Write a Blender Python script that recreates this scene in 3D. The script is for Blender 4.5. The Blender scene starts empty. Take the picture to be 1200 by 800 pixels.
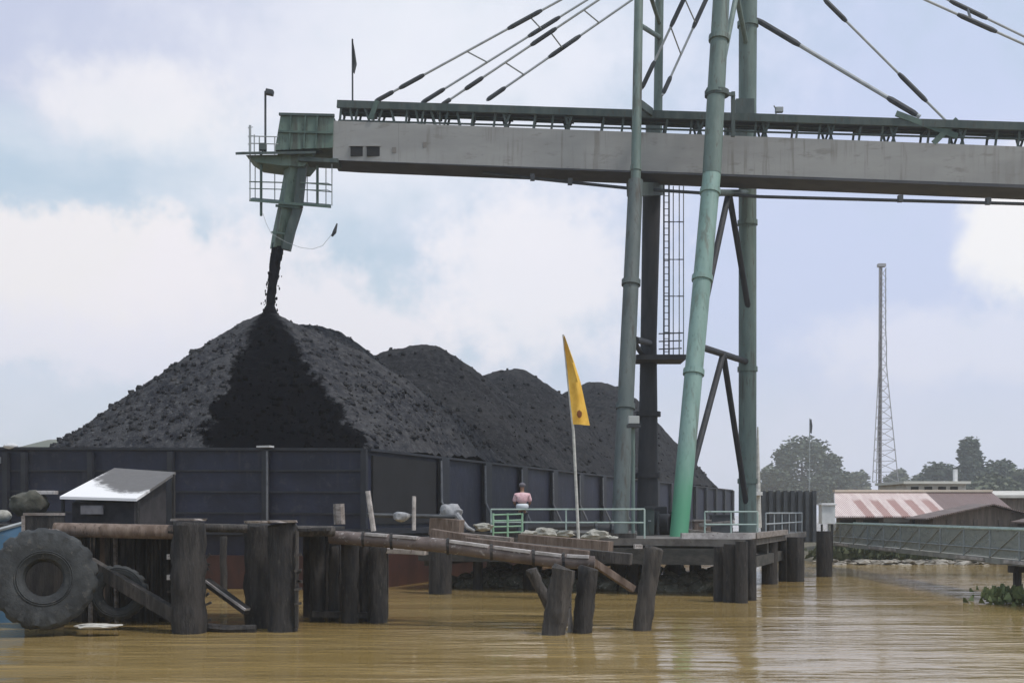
import bpy, bmesh, math, random
from mathutils import Vector, Matrix, noise
random.seed(7)
R = math.radians
S = bpy.context.scene
COL = S.collection

# ------------------------------------------------------------------ camera
F, CH = 1400.0, 2.6
cd = bpy.data.cameras.new('camera'); cam = bpy.data.objects.new('camera', cd); COL.objects.link(cam)
cam.location = (0, 0, CH); cam.rotation_euler = (R(90), 0, 0)
cd.sensor_width = 36; cd.lens = 36*F/1200; cd.shift_y = 200/1200
cd.clip_start = .1; cd.clip_end = 6000
S.camera = cam
S.view_settings.view_transform = 'Standard'; S.view_settings.look = 'None'
S.view_settings.gamma = 1; S.view_settings.exposure = 0.0
S.cycles.volume_bounces = 1; S.cycles.max_bounces = 8

def P(px, py, Y):                       # a place at distance Y seen at that pixel of the 1200x800 photo
    return Vector(((px-600)/F*Y, Y, CH+(600-py)/F*Y))

# ------------------------------------------------------------------ sun and sky
SUN_EL, SUN_AZ = R(60), R(118)           # azimuth clockwise from +Y (ahead)
sd = bpy.data.lights.new('sun', 'SUN'); sun = bpy.data.objects.new('sun', sd); COL.objects.link(sun)
sd.energy = 2.4; sd.angle = R(9); sd.color = (1, .96, .9)
sdir = Vector((math.sin(SUN_AZ)*math.cos(SUN_EL), math.cos(SUN_AZ)*math.cos(SUN_EL), math.sin(SUN_EL)))
sun.rotation_euler = sdir.to_track_quat('Z', 'Y').to_euler()

W = bpy.data.worlds.new('World'); S.world = W; W.use_nodes = True
class NT:                               # short node writing
    def __init__(s, t): s.t = t; s.n = t.nodes; s.l = t.links
    def node(s, typ, **k):
        n = s.n.new(typ)
        for a, v in k.items(): setattr(n, a, v)
        return n
    def put(s, sock, v):
        if isinstance(v, bpy.types.NodeSocket): s.l.new(v, sock)
        elif v is not None: sock.default_value = v
    def m(s, op, a, b=None, c=None, clamp=False):
        n = s.node('ShaderNodeMath', operation=op, use_clamp=clamp)
        for i, v in enumerate((a, b, c)):
            if v is not None: s.put(n.inputs[i], v)
        return n.outputs[0]
    def mix(s, f, a, b, blend='MIX'):
        n = s.node('ShaderNodeMix', data_type='RGBA', blend_type=blend)
        s.put(n.inputs[0], f)
        for i, v in ((6, a), (7, b)):
            s.put(n.inputs[i], (tuple(v)+(1,)) if isinstance(v, (tuple, list)) and len(v) == 3 else v)
        return n.outputs[2]
    def noise(s, vec, scale, detail=4, rough=.55, dist=0):
        n = s.node('ShaderNodeTexNoise'); s.put(n.inputs['Vector'], vec)
        n.inputs['Scale'].default_value = scale; n.inputs['Detail'].default_value = detail
        n.inputs['Roughness'].default_value = rough; n.inputs['Distortion'].default_value = dist
        return n.outputs[0]
    def mapr(s, v, a, b, c=0., d=1., smooth=True):
        n = s.node('ShaderNodeMapRange', interpolation_type='SMOOTHSTEP' if smooth else 'LINEAR')
        s.put(n.inputs[0], v)
        for i, q in enumerate((a, b, c, d)): n.inputs[i+1].default_value = q
        return n.outputs[0]
    def mapping(s, vec, scale=(1, 1, 1), loc=(0, 0, 0), rot=(0, 0, 0)):
        n = s.node('ShaderNodeMapping'); s.put(n.inputs[0], vec)
        n.inputs['Scale'].default_value = scale; n.inputs['Location'].default_value = loc; n.inputs['Rotation'].default_value = rot
        return n.outputs[0]

w = NT(W.node_tree)
for n in list(w.n): w.n.remove(n)
sky = w.node('ShaderNodeTexSky', sky_type='NISHITA', sun_disc=False)
sky.sun_elevation = SUN_EL; sky.sun_rotation = SUN_AZ; sky.air_density = 1.0; sky.dust_density = 2.2; sky.ozone_density = 1.5
bg = w.node('ShaderNodeBackground'); bg.inputs[1].default_value = .112
out = w.node('ShaderNodeOutputWorld'); w.l.new(bg.outputs[0], out.inputs[0])
tc = w.node('ShaderNodeTexCoord').outputs['Generated']
sp = w.node('ShaderNodeSeparateXYZ'); w.l.new(tc, sp.inputs[0])
az = w.m('ARCTAN2', sp.outputs[0], sp.outputs[1]); el = w.m('ARCSINE', sp.outputs[2])
base = w.mix(.6, sky.outputs[0], (6.3, 7.7, 8.9))          # thin veil of high cloud over the blue
warp = w.noise(tc, 9, 5, .6)
wv = w.m('SUBTRACT', warp, .5)
warp2 = w.noise(w.mapping(tc, loc=(3, 1, 7)), 22, 4, .6)
wv2 = w.m('ADD', w.m('MULTIPLY', wv, 1.7), w.m('MULTIPLY', w.m('SUBTRACT', warp2, .5), 1.15))
def blob(px, py, rx, ry, soft=.45):
    """a cloud bank at a fixed bearing and height in the sky; its edge is broken up by noise"""
    a0 = math.atan((px-600)/F); e0 = math.atan((600-py)/F*math.cos(a0))
    dx = w.m('DIVIDE', w.m('SUBTRACT', az, a0), rx/F); dy = w.m('DIVIDE', w.m('SUBTRACT', el, e0), ry/F)
    d = w.m('SQRT', w.m('ADD', w.m('MULTIPLY', dx, dx), w.m('MULTIPLY', dy, dy)))
    d = w.m('ADD', d, wv2)
    return w.mapr(d, 1+soft, 1-soft, 0, 1)
def over(col, f, c, k=1.0): return w.mix(w.m('MULTIPLY', f, k), col, c)
soft1 = w.mapr(w.noise(w.mapping(tc, (1, 1, 2.2)), 3.5, 6, .55), .48, .70)
c = over(base, soft1, (8.0, 8.2, 8.9), .55)
c = over(c, blob(1000, 330, 420, 330, .8), (5.6, 6.2, 8.5), .85)       # lavender grey right side
c = over(c, blob(110, 10, 290, 100, .45), (5.3, 5.7, 7.4), .9)         # grey-blue bank top left
c = over(c, blob(520, 90, 270, 150, .8), (8.4, 8.5, 9.1), .75)
c = over(c, blob(170, 125, 100, 42, .5), (8.8, 8.6, 8.8), .7)
c = over(c, blob(60, 330, 170, 85, .22), (8.8, 8.4, 8.5), .9)          # cumulus left
c = over(c, blob(330, 390, 230, 100, .3), (8.5, 8.2, 8.7), .85)
c = over(c, blob(640, 330, 140, 100, .35), (8.7, 8.5, 8.9), .8)
c = over(c, blob(60, 460, 330, 70, .7), (6.9, 7.2, 8.8), .55)          # shaded cloud base low left
c = over(c, blob(1190, 275, 55, 75, .4), (9.3, 9.1, 9.0), .9)          # bright patch far right
c = over(c, blob(1130, 400, 160, 40, .4), (7.6, 7.7, 8.8), .7)
c = over(c, blob(1000, 520, 500, 70, .9), (7.4, 7.5, 8.6), .5)
w.l.new(c, bg.inputs[0])

# ------------------------------------------------------------------ materials
MATS = {}
def mat(name, c1, c2=None, scale=3., rough=.8, stretch=(1, 1, 1), bump=0., bscale=None, c3=None, metal=0., lo=.35, hi=.65, spec=None, coord='Object', streak=None, sk=.6):
    """two or three colours mixed by noise, with noise bump"""
    if name in MATS: return MATS[name]
    M = bpy.data.materials.new(name); M.use_nodes = True; t = NT(M.node_tree); b = t.n['Principled BSDF']
    v = t.mapping(t.node('ShaderNodeTexCoord').outputs[coord], stretch)
    col = tuple(c1)+(1,)
    if c2: col = t.mix(t.mapr(t.noise(v, scale, 6, .6), lo, hi), c1, c2)
    if c3: col = t.mix(t.mapr(t.noise(v, scale*3.3, 5, .65), .56, .70), col, c3)
    if streak:                           # run-down stains
        ns = t.noise(t.mapping(t.node('ShaderNodeTexCoord').outputs[coord], (4, 4, .22)), 1.0, 5, .65)
        big_ = t.mapr(t.noise(t.node('ShaderNodeTexCoord').outputs[coord], .45, 3), .40, .62)
        col = t.mix(t.m('MULTIPLY', t.m('MULTIPLY', t.mapr(ns, .50, .66), big_), sk), col, streak)
    t.put(b.inputs['Base Color'], col); b.inputs['Roughness'].default_value = rough; b.inputs['Metallic'].default_value = metal
    if spec is not None: b.inputs['Specular IOR Level'].default_value = spec
    if bump:
        bn = t.node('ShaderNodeBump'); bn.inputs['Distance'].default_value = bump; bn.inputs['Strength'].default_value = .8
        t.l.new(t.noise(v, bscale or scale*4, 5, .6), bn.inputs['Height']); t.l.new(bn.outputs[0], b.inputs['Normal'])
    MATS[name] = M; return M

m_timber = mat('timber', (.034, .030, .029), (.085, .074, .068), 2.2, .85, (3, 3, .5), .03, 9, (.014, .012, .013))
m_timber_wet = mat('timber_wet', (.012, .011, .013), (.040, .035, .034), 2.0, .8, (3, 3, .6), .05, 7, (.058, .052, .047))
m_timber_brown = mat('timber_brown', (.11, .075, .058), (.20, .15, .125), 2.0, .85, (3, 3, .5), .015, 9, (.06, .042, .035))
m_plank = mat('plank', (.16, .13, .115), (.30, .265, .25), 2.5, .85, (1, 3, 3), .01, 9, (.08, .06, .05))
m_pale = mat('pale_weathered', (.30, .27, .26), (.52, .48, .47), 3, .8, (1, 1, 1), .01, 9, (.14, .11, .10))
m_rubber = mat('rubber', (.016, .018, .021), (.046, .050, .054), 1.8, .8, bump=.03, bscale=9, c3=(.075, .072, .068))
m_rust = mat('rusted_pipe', (.075, .055, .05), (.15, .115, .105), 2.2, .7, (1, 1, 1), .008, 9, (.34, .31, .30), lo=.3, hi=.6)
m_gpale = mat('green_paint_pale', (.185, .29, .262), (.235, .35, .318), 1.2, .55, (2, 2, .4), .006, 6, (.13, .20, .175), streak=(.10, .085, .06))
def repaint(M, z0, z1, c_):               # the foot of the leg has been repainted a fresher green, thinning out upwards
    t = NT(M.node_tree); b = t.n['Principled BSDF']; old = b.inputs['Base Color'].links[0].from_socket
    o = t.node('ShaderNodeTexCoord').outputs['Object']; sx = t.node('ShaderNodeSeparateXYZ'); t.l.new(o, sx.inputs[0])
    t.put(b.inputs['Base Color'], t.mix(t.mapr(t.m('ADD', sx.outputs[2], t.noise(o, 1.5, 4)), z0, z1, 1, 0), old, c_))
repaint(m_gpale, 1.2, 4.2, (.075, .27, .155))
m_gbase = mat('green_paint_fresh', (.075, .27, .155), (.10, .32, .20), 1.2, .55, (2, 2, .5), .004, 6)
m_ggrey = mat('green_grey_paint', (.105, .150, .138), (.15, .20, .182), 1.4, .6, (2, 2, .4), .006, 6, (.085, .085, .07), streak=(.06, .048, .036), sk=.8)
m_gdark = mat('green_grey_dark', (.035, .055, .055), (.065, .085, .08), 1.6, .65, (2, 2, .5), .006, 6, (.05, .038, .03))
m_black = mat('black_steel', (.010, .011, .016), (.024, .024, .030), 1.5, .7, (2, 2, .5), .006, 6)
m_dsteel = mat('dark_steel', (.028, .032, .040), (.055, .06, .068), 2, .65, bump=.005, bscale=8)
m_stay = mat('stay_rod', (.36, .38, .40), (.46, .48, .50), 2, .6)
m_girder = mat('girder_panel', (.275, .27, .268), (.335, .33, .325), .6, .7, (.5, 1, 1.6), .006, 3, (.235, .225, .215), lo=.3, hi=.7, streak=(.15, .13, .11), sk=.55)
m_gsoff = mat('girder_soffit_shade', (.05, .052, .065), (.075, .076, .088), 1, .8)  # dark tone puts the shade under the boom into the colour
m_hole = mat('opening_dark', (.012, .012, .014), None, 1, .9)
m_chute = mat('chute_green', (.095, .145, .120), (.14, .195, .165), 1.6, .65, (1, 1, .5), .006, 6, (.06, .085, .07), streak=(.05, .05, .038), sk=.8)
m_cage = mat('cage_green', (.05, .085, .075), (.085, .13, .11), 2, .65)
m_thin = mat('thin_steel', (.24, .265, .28), (.33, .35, .365), 2, .6)
m_rail = mat('rail_paint', (.33, .42, .38), (.44, .52, .48), 2, .6, c3=(.2, .22, .18))
m_railgreen = mat('rail_green', (.21, .38, .25), (.30, .46, .33), 2, .6)
m_barge = mat('barge_steel', (.005, .0065, .022), (.012, .015, .040), .7, .65, (1, 1, 1), .04, 1.4, (.026, .027, .042), streak=(.030, .030, .040), sk=.6)
m_bargepost = mat('barge_stiffener', (.008, .009, .016), (.018, .02, .03), 1.5, .6)
m_bargelite = mat('barge_worn_edge', (.10, .105, .125), (.16, .165, .18), 2.5, .6, c3=(.05, .05, .06))
m_red = mat('red_hull', (.045, .015, .013), (.075, .026, .02), 1.2, .65, (1, 1, .5), .006, 5, (.04, .02, .02))
m_deckc = mat('deck_concrete', (.10, .09, .085), (.17, .155, .145), 1.8, .9, bump=.02, bscale=6, c3=(.09, .075, .065))
m_edge = mat('deck_beam', (.035, .036, .036), (.075, .07, .066), 2, .85, (1, 1, 2), .015, 8)
m_white = mat('white_sheet', (.66, .65, .66), (.78, .77, .77), 3, .6)
m_cloth = mat('grey_sack', (.22, .22, .235), (.36, .36, .375), 5, .9, bump=.02, bscale=9)
m_sackpale = mat('pale_sack', (.24, .23, .20), (.40, .385, .35), 5, .9, bump=.02, bscale=9, c3=(.2, .2, .15))
m_blue = mat('blue_paint', (.05, .13, .23), (.08, .17, .28), 2, .6, c3=(.12, .15, .17))
m_yellow = mat('flag_yellow', (.72, .40, .045), (.84, .52, .09), 3, .8, (2, 2, 1), .02, 4)
m_red_emb = mat('emblem', (.20, .06, .01), None, 1, .8)
m_flagdark = mat('flag_dark', (.06, .065, .07), (.09, .09, .10), 4, .85)
m_bamboo = mat('bamboo', (.40, .39, .37), (.56, .55, .52), 3, .7, (1, 1, 2))
m_rock = mat('rubble_rock', (.10, .10, .075), (.24, .23, .19), 2.5, .9, bump=.03, bscale=8, c3=(.42, .42, .36))
m_weed = mat('weed', (.06, .085, .03), (.13, .16, .06), 6, .8)
m_skin = mat('skin', (.23, .125, .08), None, 1, .6)
m_shirt = mat('shirt_pink', (.62, .37, .40), (.72, .50, .52), 6, .85, c3=(.42, .10, .16))
m_hem = mat('shirt_white', (.60, .63, .67), None, 1, .85)
m_trous = mat('trousers', (.05, .055, .07), None, 1, .9)
m_cap = mat('cap', (.13, .12, .14), None, 1, .9)

# ------------------------------------------------------------------ helpers
def ortho(d):
    d = d.normalized(); u = d.cross(Vector((0, 0, 1)))
    if u.length < 1e-3: u = Vector((1, 0, 0))
    u.normalize(); return u, u.cross(d).normalized()

class MB:
    def __init__(s): s.bm = bmesh.new()
    def v(s, p): return s.bm.verts.new(p)
    def face(s, vs):
        try: return s.bm.faces.new(vs)
        except ValueError: return None
    def hexa(s, p):                     # eight corners: bottom four (ccw), top four
        q = [s.v(a) for a in p]
        for f in ((3, 2, 1, 0), (4, 5, 6, 7), (0, 1, 5, 4), (1, 2, 6, 5), (2, 3, 7, 6), (3, 0, 4, 7)): s.face([q[i] for i in f])
        return s
    def box(s, c, size, rz=0., ry=0., rx=0.):
        c = Vector(c); M = Matrix.Rotation(rz, 3, 'Z') @ Matrix.Rotation(ry, 3, 'Y') @ Matrix.Rotation(rx, 3, 'X'); h = Vector(size)/2
        return s.hexa([c + M @ Vector((h.x*a, h.y*b, h.z*d)) for d in (-1, 1) for a, b in ((-1, -1), (1, -1), (1, 1), (-1, 1))])
    def bar(s, a, b, w_, h_):           # rectangular bar; w_ sideways, h_ upward
        a, b = Vector(a), Vector(b); u, n = ortho(b-a); u = u*w_/2; n = n*h_/2
        return s.hexa([a-u-n, a+u-n, a+u+n, a-u+n, b-u-n, b+u-n, b+u+n, b-u+n])
    def tube(s, pts, rad, n=10, cap=True, jit=0., ang=0.):
        pts = [Vector(p) for p in pts]
        if not isinstance(rad, (list, tuple)): rad = [rad]*len(pts)
        rings = []; u = None
        for i, p in enumerate(pts):
            d = (pts[min(i+1, len(pts)-1)] - pts[max(i-1, 0)]).normalized()
            if u is None: u, k = ortho(d)
            else: u = (u - d*u.dot(d)).normalized(); k = u.cross(d).normalized()
            rings.append([s.v(p + (u*math.cos(ang+2*math.pi*j/n) + k*math.sin(ang+2*math.pi*j/n))*rad[i]*(1+random.uniform(-jit, jit))) for j in range(n)])
        for a, b in zip(rings, rings[1:]):
            for j in range(n): s.face([a[j], a[(j+1) % n], b[(j+1) % n], b[j]])
        if cap: s.face(rings[0][::-1]); s.face(rings[-1])
        return s
    def ball(s, c, r, sc=(1, 1, 1), jit=0., sub=2):
        g = bmesh.ops.create_icosphere(s.bm, subdivisions=sub, radius=1)
        off = Vector((random.random()*50, random.random()*50, 0))
        for q in g['verts']:
            k = r*(1+jit*noise.noise(q.co*1.7+off)); q.co = Vector(c) + Vector((q.co.x*sc[0]*k, q.co.y*sc[1]*k, q.co.z*sc[2]*k))
        return s
    def build(s, name, m, parent=None, smooth=False, at=None, bevel=0.):
        if bevel: bmesh.ops.bevel(s.bm, geom=list(s.bm.edges), offset=bevel, segments=2, profile=.7, affect='EDGES', clamp_overlap=True)
        bmesh.ops.recalc_face_normals(s.bm, faces=s.bm.faces)
        o0 = Vector((0, 0, 0))
        if parent is not None:
            q = parent
            while q.parent: q = q.parent
            o0 = q.location.copy()
        elif at is not None: o0 = Vector(at)
        for q in s.bm.verts: q.co -= o0
        me = bpy.data.meshes.new(name); s.bm.to_mesh(me); s.bm.free()
        me.materials.append(m)
        if smooth:
            for p in me.polygons: p.use_smooth = True
            try: me.set_sharp_from_angle(angle=R(40))
            except Exception: pass
        o = bpy.data.objects.new(name, me); COL.objects.link(o)
        if parent is not None: o.parent = parent
        elif at is not None: o.location = o0
        return o
def tag(o, label=None, cat=None, group=None, kind=None):
    for k, v in (('label', label), ('category', cat), ('group', group), ('kind', kind)):
        if v: o[k] = v
    return o
def thing(name, label, cat, loc, group=None):
    o = bpy.data.objects.new(name, None); COL.objects.link(o); o.location = loc; o.empty_display_size = .3
    return tag(o, label, cat, group)
def one(name, pts, rad, m, parent, n=8, **k): return MB().tube(pts, rad, n, **k).build(name, m, parent, smooth=True)

# ------------------------------------------------------------------ river and banks
def water_mat():
    M = bpy.data.materials.new('river_water'); M.use_nodes = True; t = NT(M.node_tree); b = t.n['Principled BSDF']
    o = t.node('ShaderNodeTexCoord').outputs['Object']
    mud = t.mapr(t.noise(t.mapping(o, (.06, .2, 1)), 1, 5, .6), .35, .65)
    b.inputs['Roughness'].default_value = .06; b.inputs['IOR'].default_value = 1.33
    t.put(b.inputs['Base Color'], t.mix(mud, (.27, .185, .068), (.335, .235, .098)))
    h = t.m('ADD', t.m('MULTIPLY', t.noise(t.mapping(o, (.30, .9, 1), rot=(0, 0, .12)), 1.0, 3, .5, .4), 1.0),
            t.m('MULTIPLY', t.noise(t.mapping(o, (1.7, 4.0, 1), rot=(0, 0, -.22)), 1.0, 4, .6, .8), .30))
    amp = t.mapr(t.noise(t.mapping(o, (.05, .22, 1), rot=(0, 0, .2)), 1, 4, .6), .32, .66, .35, 1.5)
    h = t.m('ADD', t.m('MULTIPLY', h, amp), t.m('MULTIPLY', t.noise(t.mapping(o, (.10, .32, 1), rot=(0, 0, -.25)), 1, 3, .5, .8), 1.3))
    bn = t.node('ShaderNodeBump'); bn.inputs['Distance'].default_value = .048; bn.inputs['Strength'].default_value = 1.0
    t.l.new(h, bn.inputs['Height']); t.l.new(bn.outputs[0], b.inputs['Normal'])
    return M
mb = MB(); q = [mb.v(p) for p in ((-600, -80, 0), (600, -80, 0), (600, 900, 0), (-600, 900, 0))]; mb.face(q)
tag(mb.build('river', water_mat()), kind='structure')

m_earth = mat('bank_earth', (.085, .075, .052), (.16, .14, .105), .8, .95, bump=.05, bscale=3, c3=(.07, .09, .035))
shore = [(15.4, 59.6), (17, 60.3), (20, 59.6), (23, 60.5), (26, 59.8), (30, 60.4), (40, 58), (70, 55), (590, 50), (590, 890), (300, 890), (62, 212), (26, 112), (15.5, 79)]
mb = MB()
ci = Vector((200, 400, 0)); rings = []
for off, z in ((0, -.3), (.7, .12), (2.2, .45), (5, .6)):
    ring = []
    for i, p in enumerate(shore):
        v = Vector((p[0], p[1], 0)); d = (Vector((60, 110, 0))-v).normalized() if i < 8 or i > 10 else (ci-v).normalized()
        ring.append(mb.v((v.x+d.x*off, v.y+d.y*off, z)))
    rings.append(ring)
for a, b in zip(rings, rings[1:]):
    for j in range(len(a)): mb.face([a[j], a[(j+1) % len(a)], b[(j+1) % len(a)], b[j]])
f = mb.face(rings[-1]); bmesh.ops.triangulate(mb.bm, faces=[f])
tag(mb.build('river_bank', m_earth), kind='structure')
mb = MB()                               # low hill far off on the left
NX, NY = 40, 12; g = []
for j in range(NY):
    for i in range(NX):
        x = -262+i*3.6; y = 430+j*12; u = (x+190)/26; vv = (y-490)/45
        g.append(mb.v((x, y, -1+35*math.exp(-(u*u*1.2+vv*vv))*(1+.18*noise.noise(Vector((x*.08, y*.05, 0)))))))
for j in range(NY-1):
    for i in range(NX-1): mb.face([g[j*NX+i], g[j*NX+i+1], g[(j+1)*NX+i+1], g[(j+1)*NX+i]])
tag(mb.build('hill', mat('hill_scrub', (.05, .065, .04), (.09, .09, .06), .1, .9), smooth=True), kind='structure')

# ------------------------------------------------------------------ the coal barge
C0 = Vector((-4.8, 39.6, 0)); D = Vector((.33, .944, 0)).normalized(); N = Vector((-.985, .17, 0)).normalized(); BW, BL, ZF = 18.0, 78.0, 4.64
def B(s, t, z): return C0 + D*s + N*t + Vector((0, 0, z))
barge = thing('coal_barge', 'long dark blue steel coal barge with plated side fence, loaded with coal', 'barge', B(0, BW/2, 0))
MB().hexa([B(.3, .3, -.8), B(.3, BW-.3, -.8), B(BL, BW, -.8), B(BL, .3, -.8), B(0, 0, 2.0), B(0, BW, 2.0), B(BL, BW, 2.0), B(BL, 0, 2.0)]).build('hull', m_barge, barge)
for nm, a, b in (('hull_band', (-.03, -.03), (-.03, BW+.03)), ('hull_band', (-.03, -.031), (BL, -.03))):
    MB().hexa([B(a[0]+.22, a[1]+.22, -.5), B(b[0]+.22, b[1]+.22, -.5), B(b[0]+.35, b[1]+.35, -.5), B(a[0]+.35, a[1]+.35, -.5),
               B(a[0], a[1], 1.15), B(b[0], b[1], 1.15), B(b[0]+.2, b[1]+.2, 1.15), B(a[0]+.2, a[1]+.2, 1.15)]).build(nm, m_red, barge)
mb = MB()
mb.bar(B(-.06, -.1, 1.95), B(-.06, BW+.1, 1.95), .24, .2); mb.bar(B(.1, -.06, 1.95), B(BL, -.06, 1.95), .24, .2)
mb.build('rubbing_strake', m_bargepost, barge)
EZ = lambda t: ZF + .012*t                # the end fence rises a little towards the far side
mb = MB(); mb.hexa([B(.1, .1, 2.0), B(.1, BW, 2.0), B(.22, BW, 2.0), B(.22, .1, 2.0), B(.1, .1, EZ(0)), B(.1, BW, EZ(BW)), B(.22, BW, EZ(BW)), B(.22, .1, EZ(0))])
endf = mb.build('end_fence', m_barge, barge)
mb = MB()
for k in range(3):
    z = 2.55+k*.72
    mb.bar(B(.06, .2, z), B(.06, BW, z+.006*BW), .05, .06)
mb.build('plate_seam', m_bargepost, endf)
for t in (0.1, 3.55, 6.95, 9.9, 12.4, 13.1, 15.9, BW-.1):
    MB().box(B(.0, t, 3.3), (.16, .2, 2.75), rz=math.atan2(D.y, D.x)).build('post', m_bargepost, endf)
MB().hexa([B(-.02, .1, EZ(0)), B(-.02, BW, EZ(BW)), B(.3, BW, EZ(BW)), B(.3, .1, EZ(0)), B(-.02, .1, EZ(0)+.09), B(-.02, BW, EZ(BW)+.09), B(.3, BW, EZ(BW)+.09), B(.3, .1, EZ(0)+.09)]).build('top_rail', m_bargepost, endf)
MB().box(B(-.13, 3.42, 3.5), (.04, .06, 2.3), rz=math.atan2(D.y, D.x)).build('worn_edge', m_bargelite, endf)
MB().box(B(-.1, 3.5, EZ(3.5)+.12), (.3, .5, .06), rz=math.atan2(D.y, D.x)).build('cap_plate', mat('cap_pale', (.5, .5, .52), None), endf)
MB().box(B(.05, 13.9, 4.42), (.05, 1.25, .22), rz=math.atan2(D.y, D.x)).build('name_plate', mat('plate_grey', (.13, .14, .17), (.22, .22, .25), 5), endf)
MB().ball(B(.05, 12.95, EZ(13)+.12), .16, (1.6, 1, .7), .3).build('deck_light', mat('lamp_pale', (.55, .55, .57), None), endf)
mb = MB(); mb.hexa([B(.22, .1, 2.0), B(.22, .22, 2.0), B(BL, .22, 2.0), B(BL, .1, 2.0), B(.22, .1, ZF), B(.22, .22, ZF), B(BL, .22, ZF), B(BL, .1, ZF)])
sidef = mb.build('side_fence', m_barge, barge)
MB().hexa([B(.5, .02, 2.2), B(5.9, .02, 2.2), B(5.9, .09, 2.2), B(.5, .09, 2.2), B(.5, .02, 4.5), B(5.9, .02, 4.5), B(5.9, .09, 4.5), B(.5, .09, 4.5)]).build('bay_shade_plate', mat('bay_shade', (.004, .0045, .007), (.009, .009, .013), 1, .9), sidef)  # dark plate paints in the shadow that fills the first bay
MB().bar(B(.22, .1, ZF+.045), B(BL, .1, ZF+.045), .3, .085).build('top_rail', m_bargepost, sidef)
s = 6.2; first = True
while s < BL:
    MB().box(B(s+.3, -.05, 3.3), (.16, .75, 2.7), rz=math.atan2(D.y, D.x)-R(90)).build('stiffener', m_bargepost, sidef)
    if s < 40: MB().tube([B(s-.15, -.12, 4.55), B(s-.15, -.14, 3.0), B(s-.05, -.5, 2.15)], [.045, .05, .06], 6).build('bracket_edge', m_bargelite, sidef)
    s += 4.75
MB().hexa([B(.3, BW-.1, 2.0), B(.3, BW, 2.0), B(BL, BW, 2.0), B(BL, BW-.1, 2.0), B(.3, BW-.1, ZF), B(.3, BW, ZF), B(BL, BW, ZF), B(BL, BW-.1, ZF)]).build('far_fence', m_barge, barge)
MB().hexa([B(BL, 0, 2.0), B(BL, BW, 2.0), B(BL+.1, BW, 2.0), B(BL+.1, 0, 2.0), B(BL, 0, ZF), B(BL, BW, ZF), B(BL+.1, BW, ZF), B(BL+.1, 0, ZF)]).build('far_end_fence', m_barge, barge)

# ------------------------------------------------------------------ coal
def coal_mat(name, fresh=None, dusty=1.):
    M = bpy.data.materials.new(name); M.use_nodes = True; t = NT(M.node_tree); b = t.n['Principled BSDF']
    o = t.node('ShaderNodeTexCoord').outputs['Object']
    big = t.mapr(t.noise(o, .35, 6, .6), .38, .66)
    fine = t.mapr(t.noise(o, 3.2, 6, .75), .40, .68)
    col = t.mix(big, tuple(q*dusty for q in (.016, .017, .022)), tuple(q*dusty for q in (.036, .036, .040)))
    col = t.mix(t.m('MULTIPLY', fine, .75), col, tuple(q*dusty for q in (.066, .065, .068)))
    speck = t.mapr(t.noise(o, 4.5, 5, .75), .57, .68)
    col = t.mix(t.m('MULTIPLY', speck, .5), col, tuple(q*dusty for q in (.115, .115, .12)))
    if fresh:                            # a fan of newly dropped wet coal: a sector below the apex (object origin = apex)
        sp_ = t.node('ShaderNodeSeparateXYZ'); t.l.new(o, sp_.inputs[0])
        edge = t.m('MULTIPLY', t.m('SUBTRACT', t.noise(o, .6, 7, .7), .5), 4.2)
        # across = x - lean * (-z) ; sector half width grows downwards
        down = t.m('MULTIPLY', sp_.outputs[2], -1.)
        ax = t.m('SUBTRACT', sp_.outputs[0], t.m('MULTIPLY', down, fresh[0]))
        lim = t.m('ADD', t.m('MULTIPLY', down, fresh[1]), .22)
        f = t.mapr(t.m('SUBTRACT', lim, t.m('ADD', t.m('ABSOLUTE', ax), t.m('MULTIPLY', edge, t.mapr(down, 0, 4, .2, .8)))), -.45, .35)
        f = t.mapr(t.m('ADD', f, t.m('MULTIPLY', t.m('SUBTRACT', t.noise(o, 4, 5, .75), .5), 1.1)), .25, .75)
        front = t.mapr(sp_.outputs[1], 1.2, .3)
        col = t.mix(t.m('MULTIPLY', f, front), col, (.0012, .0015, .0035))
    t.put(b.inputs['Base Color'], col); b.inputs['Roughness'].default_value = .85; b.inputs['Specular IOR Level'].default_value = .04
    bn = t.node('ShaderNodeBump'); bn.inputs['Distance'].default_value = .2; bn.inputs['Strength'].default_value = .8
    t.l.new(t.m('ADD', t.noise(o, 2.4, 6, .75), t.m('MULTIPLY', t.noise(o, 11, 3, .7), .35)), bn.inputs['Height']); t.l.new(bn.outputs[0], b.inputs['Normal'])
    return M
def st(p):                               # world -> barge coordinates
    det = D.x*N.y-D.y*N.x; v = Vector(p)-C0
    return (v.x*N.y-v.y*N.x)/det, (D.x*v.y-D.y*v.x)/det
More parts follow.
